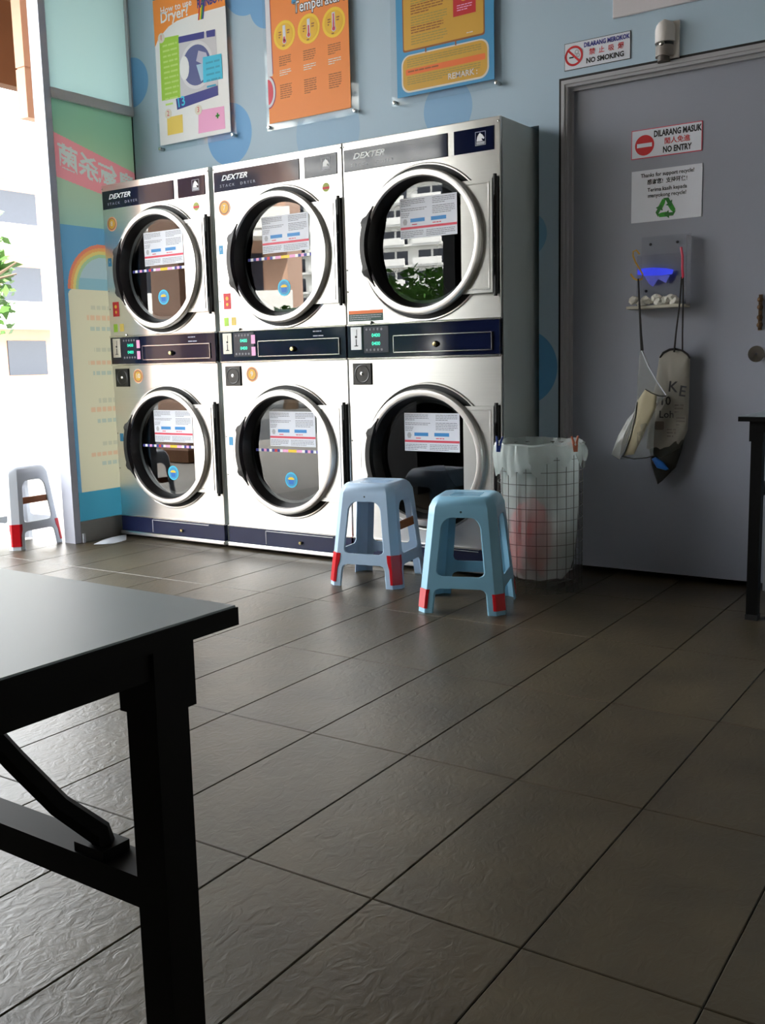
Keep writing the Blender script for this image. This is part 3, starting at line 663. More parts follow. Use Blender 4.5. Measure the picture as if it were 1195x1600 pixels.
# --- remarks
def rrect(x0, x1, z0, z1, r, n=6):
    out = []
    for (cx, cz, a) in ((x1 - r, z1 - r, 0), (x0 + r, z1 - r, PI / 2), (x0 + r, z0 + r, PI), (x1 - r, z0 + r, 3 * PI / 2)):
        out += [(cx + r * math.cos(a + PI / 2 * k / n), cz + r * math.sin(a + PI / 2 * k / n)) for k in range(n + 1)]
    return out
r_, y, cx, H = poster_base('notice_poster', 'blue bordered poster with yellow panels and a red box, beside the grey door', 1.800, 2.316, 1.766, 2.350, M_skyb)
L = local(cx); y2 = y - .0006; y3 = y - .0012; w = .258
quadp('panel_edge', M_brown, r_, rrect(-.222, .212, .196, H + 0 - .01, .012), y); quadp('yellow_panel', M_ochre, r_, rrect(-.216, .206, .204, H - .015, .010), y2)
for (z, n, m_, s_) in ((.485, 8, M_olive, 1), (.395, 4, M_brown, 2), (.345, 4, M_olive, 3), (.300, 3, M_brown, 4), (.262, 4, M_olive, 5)): lines('poster_text', m_, r_, -.175, .00 + .02 * (s_ % 2), z, n, .0115, .0048, y3, s_ + 20)
q = [(.052, .30), (.168, .30), (.168, .408), (.052, .408)]; quadp('red_box', M_red, r_, q, y3)
disc('box_disc', M_gold, r_, .108, .378, .020, y3 - .0006); text('box_mark', M_cream, r_, '!', .05, .142, .380, y3 - .0008, bold=.02); lines('box_text', M_pink, r_, .072, .150, .345, 3, .010, .004, y3 - .0006, 9)
quadp('blue_badge', mat('badge_blue', (40, 110, 180), .5), r_, rrect(.062, .106, .432, .452, .008), y3); quadp('blue_badge', mat('badge_blue', (40, 110, 180), .5), r_, rrect(.114, .126, .436, .448, .004), y3)
lines('poster_text', M_cream, r_, .12, .20, .222, 1, .01, .004, y3, 31)
quadp('remark_rim', M_cream, r_, rrect(-.232, .232, .014, .182, .045), y); quadp('remark_panel', M_ochre, r_, rrect(-.224, .224, .022, .176, .040), y2); quadp('remark_stripe', M_dorange, r_, rrect(-.208, .214, .092, .118, .006), y3)
lines('remark_text', M_olive, r_, -.20, .20, .162, 4, .010, .0045, y3, 41); lines('remark_text', M_olive, r_, -.20, .19, .084, 4, .010, .0045, y3, 42); lines('remark_text', M_brown, r_, -.195, .20, .110, 1, .010, .006, y3 - .0006, 43)
text('lettering', M_cream, r_, 'REMARK :', .036, .02, .048, y3 - .0008, bold=.02, align='LEFT')
for bx in (-.10, .06): rect('tab', M_brown, r_, bx, bx + .006, .178, .200, y3, .0004)

# ================================================================== SIGNS ON WALL AND DOOR
def sign(name, label, cat, x0, x1, z0, z1, y, m_edge, edge, m_face):
    r_ = empty(name, ((x0 + x1) / 2, y, (z0 + z1) / 2)); tag(r_, label, cat); hw, hh = (x1 - x0) / 2, (z1 - z0) / 2
    rect('sign_plate', m_edge, r_, -hw, hw, -hh, hh, -.003, .003); rect('sign_face', m_face, r_, -hw + edge, hw - edge, -hh + edge, hh - edge, -.0036, .0008)
    return r_, hw, hh, -.0044
r_, hw, hh, y = sign('no_smoking_sign', 'small white no smoking sign on the blue wall above the door', 'sign', 2.643, 2.936, 2.184, 2.294, WY, M_ink, .0022, M_paper)
ringflat('ban_ring', M_red, r_, -.103, 0, .032, .041, y); MB().prism([(-.132, .022), (-.126, .028), (-.074, -.022), (-.080, -.028)], y - .0002, y + .0004).build('ban_slash', M_red, r_)
MB().box(-.124, -.104, y, y + .0004, -.008, -.002).build('cigarette', M_ink, r_); ringflat('smoke_curl', M_lgrey, r_, -.090, .014, .005, .010, y); ringflat('smoke_curl', M_lgrey, r_, -.084, .0, .004, .008, y)
text('lettering', M_dblue, r_, 'DILARANG MEROKOK', .0255, .042, .034, y, sx=.78, bold=.038); text('lettering', M_red, r_, '禁  止  吸  烟', .027, .042, .002, y, bold=.015); text('lettering', M_ink, r_, 'NO SMOKING', .0285, .036, -.031, y, sx=.92, bold=.038)
r_, hw, hh, y = sign('no_entry_sign', 'white no entry sign with a red disc on the grey door', 'sign', 2.934, 3.230, 1.786, 1.902, DY, M_pinkred, .003, M_paper)
disc('stop_disc', M_red, r_, -.091, -.006, .041, y); rect('stop_bar', M_paper, r_, -.123, -.059, -.014, .002, y - .0008, .0004)
text('lettering', M_ink, r_, 'DILARANG MASUK', .034, .046, .032, y, sx=.68, bold=.036); text('lettering', M_red, r_, '閒人免進', .027, .046, -.002, y, bold=.015); text('lettering', M_ink, r_, 'NO ENTRY', .033, .046, -.035, y, sx=.72, bold=.036)
r_, hw, hh, y = sign('recycle_notice', 'white paper notice with a green recycling symbol on the grey door', 'notice', 2.937, 3.234, 1.527, 1.737, DY, M_paper, .001, M_paper)
for (t, z, s_) in (('Thanks for support recycle!', .083, .0215), ('感谢您!  支持环保!', .054, .0225), ('Terima kasih kepada', .023, .0215), ('menyokong recycle!', -.001, .0215)): text('lettering', M_ink, r_, t, s_, .004, z, y, bold=.018, sx=.93)
for k in range(3):
    a = 2 * PI * k / 3; c, s_ = math.cos(a), math.sin(a); mb = MB(); mb2 = MB()
    T = lambda p: (p[0] * c - p[1] * s_ + .0, p[0] * s_ + p[1] * c - .0585)
    mb.prism([T(p) for p in ((-.031, .012), (-.015, .039), (.000, .039), (-.004, .022), (-.013, .004))], y, y + .0004).build('recycle_arrow', M_green, r_)
    mb2.prism([T(p) for p in ((-.012, .043), (.011, .043), (.019, .029), (.027, .033), (.024, .006), (.000, .014), (.008, .020), (.000, .034))], y - .0003, y + .0004).build('recycle_arrow', mat('deep_green_print', (36, 112, 44), .5), r_)
# white board at the top edge of the picture
bd = MB().bbox(0, 1.2, -.012, 0, 0, .6, .002).build('notice_board', mat('board_white', (214, 210, 214), .5)); bd.location = (2.861, WY - .001, 2.352); tag(bd, 'plain white board on the blue wall above the motion sensor', 'board')
# motion sensor over the door
sn = empty('motion_sensor', (3.090, WY, 2.142)); tag(sn, 'small off-white motion sensor on the wall above the door frame', 'sensor')
def capsule(x0, x1, z0, z1, yd, dome):
    mb = MB(); vs = []; n = 20; rows = 9
    for j in range(rows):
        t = j / (rows - 1); z = z0 + (z1 - z0) * t
        k = math.sqrt(max(0.02, 1 - ((t - .55) / .45) ** 2)) if (dome and t > .55) else 1.0
        for i in range(n + 1):
            a = PI * i / n; vs.append(((x0 + x1) / 2 - math.cos(a) * (x1 - x0) / 2 * k, -math.sin(a) * yd * (k * .6 + .4), z))
    fs = [(j * (n + 1) + i, j * (n + 1) + i + 1, (j + 1) * (n + 1) + i + 1, (j + 1) * (n + 1) + i) for j in range(rows - 1) for i in range(n)]
    fs += [tuple(range(n + 1)), tuple((rows - 1) * (n + 1) + i for i in range(n + 1))]
    mb.sm = True; return mb.add(vs, fs)
M_sens = mat('sensor_plastic', (226, 220, 216), .5)
MB().box(-.035, .05, -.012, 0, .01, .15).build('back_plate', M_sens, sn)
capsule(-.048, .036, .072, .160, .055, True).build('hood', M_sens, sn)
capsule(-.040, .030, .058, .074, .046, False).build('slot', M_black, sn); MB().lathe([(.001, -.052), (.010, -.050), (.014, -.04)], (-.008, 0, .064), 14).build('lens', M_bolt, sn)
capsule(-.046, .030, .020, .060, .050, False).build('body', mat('sensor_grey', (150, 142, 136), .5), sn); capsule(-.036, .014, .000, .022, .045, False).build('lower_window', mat('sensor_dark', (96, 88, 82), .5), sn)
# ================================================================== ACRYLIC HOLDER, HOOKS AND BAGS ON THE DOOR
hx0, hx1, hz0, hz1 = 2.985, 3.195, 1.172, 1.465
ho = empty('acrylic_holder', (0, 0, 0)); ho.location = ((hx0 + hx1) / 2, DY, hz0); tag(ho, 'clear acrylic holder with a white ledge and glowing blue label on the grey door', 'holder')
hw = (hx1 - hx0) / 2; hh = hz1 - hz0
M_acr2 = glass('cloudy_acrylic', (0.97, 0.975, 0.98, 1), 1.3, 0.12)
MB().box(-hw, hw, -.004, -.001, 0, hh).build('back_sheet', M_acr2, ho)
MB().box(-hw, hw, -.060, -.057, .0, hh - .08).build('front_sheet', M_acr2, ho)
MB().box(hw - .004, hw, -.057, -.004, 0, hh - .01).build('side_sheet', film('acrylic_edge', (176, 178, 184), .5, .45), ho); MB().box(-hw, -hw + .003, -.057, -.004, 0, hh - .08).build('side_sheet', M_acr2, ho)
MB().bbox(-hw - .035, hw, -.085, -.001, -.006, .006, .002).build('ledge', mat('ledge_plastic', (186, 182, 166), .5), ho)
for (px, py) in ((1016, 382), (1058, 378), (1009, 455)):
    p = onY(px, py, DY - .006); MB().lathe([(.001, -.010), (.005, -.009), (.006, -.004)], (p.x - ho.location.x, 0, p.z - hz0), 10).build('screw', M_ink, ho)
M_bl = mat('violet_blue_glow', (60, 76, 255), .4, 0, .25, 60, emit=.045); M_bl2 = mat('soft_blue_glow', (110, 116, 230), .4, 0, .2, 40, emit=.016)  # blue label, weak emission put into its colour to imitate a glow
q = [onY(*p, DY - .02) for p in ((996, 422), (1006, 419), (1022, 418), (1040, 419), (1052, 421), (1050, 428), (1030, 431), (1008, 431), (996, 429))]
MB().prism([(p.x - ho.location.x, p.z - hz0) for p in q][::-1], -.020, -.018).build('glowing_label', M_bl, ho)
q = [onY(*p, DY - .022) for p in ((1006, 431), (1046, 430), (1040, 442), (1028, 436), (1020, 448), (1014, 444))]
MB().prism([(p.x - ho.location.x, p.z - hz0) for p in q][::-1], -.0215, -.0195).build('glowing_label', M_bl2, ho)
# crumpled white tissue along the ledge
def lump(n, x0, x1, y0, y1, z0, zt, seed, rb=(.010, .020)):
    R = random.Random(seed); bm = bmesh.new()
    for k in range(n):
        r = R.uniform(*rb); mtx = Matrix.Translation((x0 + (x1 - x0) * (k + .5) / n + R.uniform(-.006, .006), R.uniform(y0, y1), z0 + R.uniform(.006, zt))) @ Matrix.Diagonal((r * 1.3, r, r, 1))
        bmesh.ops.create_icosphere(bm, subdivisions=2, radius=1, matrix=mtx)
    for v in bm.verts: v.co += Vector((noise.noise(v.co * 70), noise.noise(v.co * 70 + Vector((9, 0, 0))), noise.noise(v.co * 70 + Vector((0, 9, 0))))) * .007
    me = bpy.data.meshes.new('tissue'); bm.to_mesh(me); bm.free(); return me
ts = link('tissue', lump(14, -hw - .020, hw - .04, -.075, -.062, .006, .030, 3), mat('tissue_white', (212, 210, 200), .8)); ts.location = ho.location; tag(ts, 'crumpled white tissue on the ledge of the acrylic holder', 'tissue')
# hooks
def pts_px(L_, Y): return [onY(px, py, Y) for px, py in L_]
def hook(name, label, px, m, Y, r=.0035):
    P = pts_px(px, Y); b = P[-1].copy(); o = MB().tube([p - b for p in P], r, 8).build(name, m); o.location = b; tag(o, label, 'hook'); return o
HY = DY - .066
hook('s_hook', 'yellow S-shaped hook on the acrylic holder holding the clear bag', [(999, 397), (994, 391), (989, 393), (989, 400), (993, 410), (999, 420), (1004, 429), (1003, 436), (997, 438), (990, 435), (985, 428)], mat('yellow_plastic', (196, 150, 40), .45), HY)
hk = hook('hook', 'straight pink hook on the acrylic holder holding the printed bag', [(1064, 386), (1066, 400), (1066, 420), (1067, 432), (1066, 436)], mat('pink_plastic', (214, 50, 82), .45), HY, .005)
# bags: soft pouches built from an outline, bulging from the door
def pouch(outline, Y, thick, seed, crump=.006, rows=(1.0, .93, .78, .55, .28), c=None, front_only=False, sub=4):
    P = [onY(px, py, Y) for px, py in outline]; pts = []
    for i in range(len(P)):
        for k in range(sub): pts.append(P[i].lerp(P[(i + 1) % len(P)], k / sub))
    n = len(pts); cx = sum(p.x for p in pts) / n; cz = sum(p.z for p in pts) / n
    if c: q = onY(*c, Y); cx, cz = q.x, q.z
    vs = []; fs = []
    for side in ((-1,) if front_only else (-1, 1)):
        base = len(vs)
        for s_ in rows:
            for p in pts:
                x = cx + (p.x - cx) * s_; z = cz + (p.z - cz) * s_; b = math.sqrt(max(0, 1 - s_ ** 2.2)) * thick
                v = Vector((x, 0, z)); nn = noise.noise(v * 14 + Vector((seed, 0, 0))) * crump * 2 + noise.noise(v * 42 + Vector((seed, 3, 0))) * crump
                vs.append((x, Y + side * (b + nn * (1.2 - s_ if s_ < 1 else .1)), z))
        vs.append((cx, Y + side * thick, cz)); ce = len(vs) - 1
        for j in range(len(rows) - 1):
            for i in range(n): fs.append((base + j * n + i, base + j * n + (i + 1) % n, base + (j + 1) * n + (i + 1) % n, base + (j + 1) * n + i))
        j = len(rows) - 1
        for i in range(n): fs.append((base + j * n + i, base + j * n + (i + 1) % n, ce))
    mb = MB(); mb.add(vs, fs); mb.sm = True; return mb
M_canvas = mat('beige_canvas', (160, 156, 146), .8, 0, .12, 12); M_strap = mat('black_strap', (26, 22, 20), .7); M_bagdk = film('dark_pouch', (58, 58, 52), .3, .25)
BY = DY - .045
bag = empty('printed_bag', onY(1050, 755, BY)); tag(bag, 'beige printed bag with black trim hanging from the pink hook', 'bag'); B0 = bag.location
def addbag(mb, name, m, parent, org): mb.v = [(x - org.x, y - org.y, z - org.z) for x, y, z in mb.v]; return mb.build(name, m, parent)
addbag(pouch([(1030, 556), (1040, 548), (1052, 545), (1066, 548), (1078, 557), (1077, 600), (1076, 640), (1074, 672), (1062, 700), (1030, 716), (1010, 700), (1014, 640), (1024, 600)], BY, .026, 2, .009), 'bag_body', M_canvas, bag, B0)
addbag(pouch([(1072, 670), (1066, 700), (1056, 730), (1034, 752), (1027, 757), (1018, 728), (1014, 700), (1030, 690), (1050, 690)], BY + .004, .026, 5, .008), 'bag_bottom', M_bagdk, bag, B0)
addbag(pouch([(1018, 717), (1024, 714), (1036, 722), (1045, 733), (1040, 735), (1026, 731)], BY - .028, .008, 6, .002), 'blue_packet', mat('blue_packet', (40, 112, 200), .4), bag, B0)
o = MB().tube([p - B0 for p in pts_px([(1031, 559), (1036, 551), (1046, 546), (1055, 545), (1066, 548), (1074, 554), (1078, 560)], BY - .008)], .0042, 6); o.build('black_trim', M_strap, bag)
for pp in ([(1065, 433), (1062, 470), (1056, 520), (1053, 550)], [(1067, 433), (1067, 470), (1066, 520), (1066, 547)]):
    MB().tube([onY(px, py, yy) - B0 for (px, py), yy in zip(pp, (HY, DY - .098, DY - .085, BY - .012))], .0036, 6).build('strap', M_strap, bag)
def bagtext(body, size, px, py, Y, m, rot=0.0):
    p = onY(px, py, Y); me = text_mesh(body, size, bold=.015); c, s_ = math.cos(rot), math.sin(rot)
    for v in me.vertices: a, b = v.co.x, v.co.y; v.co = (p.x + a * c - b * s_ - B0.x, Y - B0.y, p.z + a * s_ + b * c - B0.z)
    link('lettering', me, m, bag)
TYB = BY - .039
for (t, s_, px, py, rot) in (('K', .062, 1051, 605, -.1), ('E', .062, 1066, 612, -.15), ('10', .050, 1039, 627, 0), ('Loh', .042, 1041, 648, 0)): bagtext(t, s_, px, py, TYB, M_ink, rot)
M_fade = mat('faded_ink', (92, 84, 78), .7)
for (px, py, k) in ((1062, 632, 1), (1064, 652, 2), (1050, 670, 3)):
    p = onY(px, py, TYB); o = lines('faded_print', M_fade, bag, p.x - B0.x - .022, p.x - B0.x + .016, p.z - B0.z, 3, .014, .006, TYB - B0.y, k)
p = onY(1030, 665, TYB); MB().prism(rrect(p.x - B0.x - .020, p.x - B0.x + .020, p.z - B0.z - .018, p.z - B0.z + .018, .006), TYB - B0.y, TYB - B0.y + .0005).build('printed_square', M_fade, bag)
# clear bag in front of it
CY = BY - .070
M_clear = film('clear_bag_plastic', (196, 200, 196), .5, .66, .15)
cb = empty('clear_plastic_bag', onY(980, 718, CY)); tag(cb, 'crumpled clear plastic bag with black edging hanging from the yellow hook', 'bag'); C0 = cb.location
addbag(pouch([(1000, 548), (1004, 546), (1010, 560), (1018, 580), (1030, 600), (1040, 618), (1030, 622), (1024, 640), (1022, 680), (1020, 712), (990, 716), (966, 718), (956, 711), (964, 690), (976, 665), (990, 640), (996, 620), (997, 580)], CY, .022, 8, .010, c=(1000, 660)), 'bag_film', M_clear, cb, C0)
addbag(pouch([(996, 626), (1008, 608), (1026, 616), (1024, 640), (1004, 682), (990, 710), (974, 712), (984, 680), (992, 650)], CY - .018, .010, 9, .003, c=(1002, 650)), 'folded_panel', mat('tan_panel', (176, 166, 138), .7, 0, .08, 12), cb, C0)
addbag(pouch([(955, 710), (966, 680), (980, 655), (994, 640), (990, 665), (980, 690), (968, 718)], CY - .016, .012, 12, .010), 'crumpled_edge', film('shiny_film', (214, 216, 212), .4, .25, .12), cb, C0)
for pp, r0 in (([(1008, 608), (1018, 614), (1030, 619), (1041, 619)], .0028), ([(995, 628), (993, 650), (986, 680), (974, 712)], .0026), ([(972, 713), (990, 717), (1010, 715), (1022, 712)], .0028), ([(1002, 548), (1012, 572), (1026, 596), (1040, 617)], .0022)):
    MB().tube([p - C0 for p in pts_px(pp, CY - .026)], r0, 6).build('black_edging' if r0 != .0022 else 'white_edging', M_strap if r0 != .0022 else M_paper, cb)
MB().tube([onY(px, py, yy) - C0 for (px, py), yy in zip([(997, 436), (999, 480), (1001, 520), (1003, 548)], (HY, DY - .1, DY - .11, CY - .004))], [.004, .0045, .005, .0065], 6).build('strap', M_strap, cb)

# ================================================================== STOOLS
def make_stool(loc, rz, m, label, tapes, brace, group='taped plastic stools'):
    r_ = empty('plastic_stool', loc, rz); tag(r_, label, 'stool', group)
    H = .45; WB, WT, CH = .172, .128, .030
    def wv(z): return WB + (WT - WB) * z / H
    LW = .030
    def inner(z):   # how far the leg's flat reaches in from its chamfer, with fillets at rail and arch
        f = 0.0; R = .045
        if z > .375 - R: f = max(f, R - math.sqrt(max(0, R * R - (z - (.375 - R)) ** 2)))
        R = .022
        for (za, up) in ((.145, 1), (.098, -1)):
            d = (z - za) * up
            if 0 <= d < R: f = max(f, R - math.sqrt(max(0, R * R - (R - d) ** 2)))
            elif up == 1 and .098 <= z <= .145: f = max(f, R)
        return LW + f
    zs = [0, .02, .05, .076, .080, .086, .092, .098, .12, .145, .150, .156, .162, .167, .2, .25, .30, .33, .34, .35, .36, .368, .376]
    def corner(k, z, off=0.0):
        w_ = wv(z) + off; i = inner(z); pts = [(w_, w_ - CH - i), (w_, w_ - CH), (w_ - CH, w_), (w_ - CH - i, w_)]
        a = k * PI / 2; c, s_ = math.cos(a), math.sin(a); return [(x * c - y * s_, x * s_ + y * c, z) for x, y in pts]
    T = .005
    def shell(rows_out, rows_in):
        n = len(rows_out[0]); m_ = len(rows_out); vs = [p for q in rows_out for p in q] + [p for q in rows_in for p in q]; o = n * m_; fs = []
        for j in range(m_ - 1):
            for i in range(n - 1):
                a = j * n + i; fs.append((a, a + 1, a + n + 1, a + n)); fs.append((o + a, o + a + n, o + a + n + 1, o + a + 1))
            for i in (0, n - 1): a = j * n + i; fs.append((a, a + n, o + a + n, o + a))
        for j in (0, m_ - 1):
            for i in range(n - 1): a = j * n + i; fs.append((a, a + 1, o + a + 1, o + a))
        return MB().add(vs, fs)
    for k in range(4):
        leg = shell([corner(k, z) for z in zs], [corner(k, z, -T) for z in zs]).build('leg', m, r_)
        if k in tapes:
            za, zb = tapes[k]; tz = [za + (zb - za) * t / 4 for t in range(5)]
            def tp(z, off):
                q = corner(k, z, off); A, B, C_, D = [Vector(p) for p in q]; return [tuple(B.lerp(A, .35)), tuple(B), tuple(C_), tuple(C_.lerp(D, .35))]
            shell([tp(z, .0022) for z in tz], [tp(z, .0004) for z in tz]).build('red_tape', M_tape, leg)
        # rail between this leg and the next
        def rp(z, off):
            w_ = wv(z) + off; e = w_ - CH - inner(z) + .003; a = k * PI / 2; c, s_ = math.cos(a), math.sin(a)
            return [(w_ * c - y * s_, w_ * s_ + y * c, z) for y in (-e, -e / 2, 0, e / 2, e)]
        rz_ = [.098, .12, .145]
        shell([rp(z, 0) for z in rz_], [rp(z, -T) for z in rz_]).build('rail', m, r_)
    # seat: skirt, chamfer, slightly dished top
    rows = [(.372, wv(.372) - .0005, CH), (.376, wv(.376), CH), (.410, wv(.41), CH), (.436, wv(.43) - .010, CH * .95), (.446, wv(.43) - .020, CH * .9), (.450, wv(.43) - .028, CH * .8), (.4495, wv(.43) - .040, CH * .75), (.4465, wv(.43) - .048, CH * .7)]
    vs = []; fs = []
    for (z, w_, c) in rows: vs += [(w_, -w_ + c, z), (w_, w_ - c, z), (w_ - c, w_, z), (-w_ + c, w_, z), (-w_, w_ - c, z), (-w_, -w_ + c, z), (-w_ + c, -w_, z), (w_ - c, -w_, z)]
    for j in range(len(rows) - 1):
        for i in range(8): fs.append((j * 8 + i, j * 8 + (i + 1) % 8, j * 8 + 8 + (i + 1) % 8, j * 8 + 8 + i))
    fs.append(tuple((len(rows) - 1) * 8 + i for i in range(8)))
    st_ = MB().add(vs, fs); st_.sm = True; seat = st_.build('seat', m, r_)
    for gy in (-.045, -.015, .015, .045): MB().box(-.06, .06, gy - .005, gy + .005, .4465, .4490).build('seat_ridge', m, seat)
    MB().lathe([(.001, 0), (.004, 0)], (0, -wv(.39) - .0006, .394), 10, 'Y').build('seat_hole', M_black, seat)
    if brace is not None:
        a = brace * PI / 2; c, s_ = math.cos(a), math.sin(a); w_ = wv(.265) - .006; mb = MB().box(w_ - .014, w_ - .002, -w_ + .03, w_ - .03, .245, .280)
        mb.v = [(x * c - y * s_, x * s_ + y * c, z) for x, y, z in mb.v]; mb.build('wooden_brace', M_wood, r_)
    return r_
make_stool((2.578, -.470, 0), math.radians(18.5), M_stool, 'light blue plastic stool beside the wire basket, its tape bands short', {3: (.018, .082), 2: (.018, .092), 0: (.018, .082), 1: (.018, .082)}, None)
make_stool((1.998, -.262, 0), math.radians(10.5), M_stool2, 'pale blue plastic stool with a wooden brace before the tape-free dryer', {3: (.018, .145), 2: (.018, .145), 1: (.018, .145)}, 0)
make_stool((-.325, -.455, 0), math.radians(3), mat('white_plastic', (214, 220, 230), .35, 0, .03), 'whitish plastic stool with wooden brace standing outside by the doorway post', {3: (.02, .14), 0: (.02, .14), 2: (.02, .14)}, 0)
make_stool((-.86, -.62, .0), math.radians(-8), mat('dull_white_plastic', (216, 206, 206), .35, 0, .03), 'whitish plastic stool outside the doorway with orange tape at its seat', {}, None)
SO = [o for o in COL.objects if o.name.startswith('plastic_stool')][-1]
MB().box(.096, .134, -.134, -.070, .400, .428).build('orange_tape', mat('orange_tape', (204, 110, 46), .4), SO)

# ================================================================== WIRE BASKET WITH BAG
bx, by, br, bz0, bz1 = 2.690, -.045, .178, .035, .610
bk = empty('wire_basket', (bx, by, 0)); tag(bk, 'round wire mesh basket standing between the dryers and the grey door', 'basket')
def ringpts(r, z, n=40): return [(r * math.cos(2 * PI * k / n), r * math.sin(2 * PI * k / n), z) for k in range(n)]
NV = 26
vw = MB().tube([(0, 0, 0.004), (0, 0, bz1)], .0014, 5); vme = None
for k in range(NV):
    a = 2 * PI * k / NV
    if vme is None: o = vw.build('upright_wire', M_wire, bk); vme = o.data
    else: o = link('upright_wire', vme, None, bk)
    o.location = (br * math.cos(a), br * math.sin(a), 0)
for k in range(13): MB().tube(ringpts(br, .006 + (bz1 - .006) * k / 12), .0014 if k < 12 else .0024, 5, True).build('hoop_wire', M_wire, bk)
bot = MB()
for k in range(-3, 4):
    e = math.sqrt(br * br - (k * .055) ** 2); bot.tube([(k * .055, -e, .006), (k * .055, e, .006)], .0014, 5)
bot.build('bottom_wires', M_wire, bk)
# liner bag: hangs inside, folds over the rim
def liner():
    n = 96; prof = [(.001, .05), (.06, .045), (.11, .052), (.140, .09), (.156, .16), (.164, .26), (.167, .36), (.169, .47), (.171, .57), (.173, .612), (.179, .626), (.187, .620), (.192, .598), (.193, .570), (.190, .545)]
    vs = []
    for j, (r, z) in enumerate(prof):
        for k in range(n):
            a = 2 * PI * k / n; v = Vector((math.cos(a) * 2.2, math.sin(a) * 2.2, z * 4))
            d = noise.noise(v * 1.6) * .018 + noise.noise(Vector((math.cos(a) * 7, math.sin(a) * 7, z * 2.5))) * .012
            if j >= 9: d = abs(d) * .6 + noise.noise(v * 5) * .007
            else: d = -abs(d)
            rr = max(.0005, r + d * (1 if j > 2 else .3)); zz = z + (noise.noise(v * 1.1 + Vector((4, 0, 0))) * (.030 if j >= 12 else .014 if j >= 9 else .01))
            if j >= len(prof) - 3: zz += (j - len(prof) + 4) * (noise.noise(v * 2.2) * .022 - .012 * max(0, math.cos(a - 4.3)))
            vs.append((rr * math.cos(a), rr * math.sin(a), zz))
    fs = [(j * n + k, j * n + (k + 1) % n, (j + 1) * n + (k + 1) % n, (j + 1) * n + k) for j in range(len(prof) - 1) for k in range(n)]
    mb = MB().add(vs, fs); mb.sm = True; return mb
lb = liner().build('bag_liner', film('liner_plastic', (206, 216, 212), .45, .42, .25)); lb.location = (bx, by, 0); tag(lb, 'translucent white plastic bag lining the round wire basket', 'bag')
def blob(name, m, loc, sc, seed, amp, label, cat):
    bm = bmesh.new(); bmesh.ops.create_icosphere(bm, subdivisions=4, radius=1)
    for v in bm.verts:
        d = 1 + amp * noise.noise(v.co * 1.7 + Vector((seed, 0, 0))) + amp * .5 * noise.noise(v.co * 4.5 + Vector((0, seed, 0))); v.co = Vector((v.co.x * sc[0], v.co.y * sc[1], v.co.z * sc[2])) * d
    me = bpy.data.meshes.new(name); bm.to_mesh(me); bm.free(); smooth_mesh(me, 60); o = link(name, me, m); o.location = loc; return tag(o, label, cat)
blob('crumpled_wrapper', mat('red_wrapper', (214, 56, 60), .5), (bx - .02, by - .07, .22), (.10, .06, .15), 3, .35, 'crumpled red wrapper seen through the bag in the wire basket', 'wrapper')
blob('crumpled_paper', mat('white_crumple', (216, 218, 214), .7), (bx + .045, by + .06, .19), (.07, .05, .10), 8, .35, 'crumpled whitish paper inside the bag in the wire basket', 'paper')
def peg(px, py, m, label, ang):
    
    best = min(((abs((lambda d: 597.5 + FPX * d.dot(CR) / d.dot(CF))(Vector((bx + .200 * math.cos(k * .02), by + .200 * math.sin(k * .02), .6)) - CAM) - px), k * .02) for k in range(-157, 20)))
    p = Vector((bx + .200 * math.cos(best[1]), by + .200 * math.sin(best[1]), .622)); r_ = empty('clothes_peg', p); tag(r_, label, 'clothes peg', 'clothes pegs clipping the bag to the basket')
    for s_ in (-1, 1):
        mb = MB(); vs = []
        for (z, x, t) in ((-.030, .004, .004), (-.006, .005, .005), (.012, .007, .0045), (.034, .013, .003)): vs += [(s_ * (x - t), -.005, z), (s_ * (x + t), -.005, z), (s_ * (x + t), .005, z), (s_ * (x - t), .005, z)]
        fs = [(j * 4 + i, j * 4 + (i + 1) % 4, j * 4 + 4 + (i + 1) % 4, j * 4 + 4 + i) for j in range(3) for i in range(4)] + [(0, 1, 2, 3), (12, 13, 14, 15)]
        mb.add(vs, fs).build('peg_half', m, r_)
    MB().lathe([(.004, -.006), (.004, .006)], (0, 0, 0), 10, 'Y', True, True).build('peg_spring', M_bolt, r_); r_.rotation_euler = (0, ang, .6)
peg(779, 700, mat('blue_plastic', (40, 70, 150), .4), 'blue clothes peg on the rim of the lined wire basket', .1)
peg(898, 684, mat('orange_plastic', (206, 120, 90), .4), 'orange clothes peg on the rim of the lined wire basket', -.05)

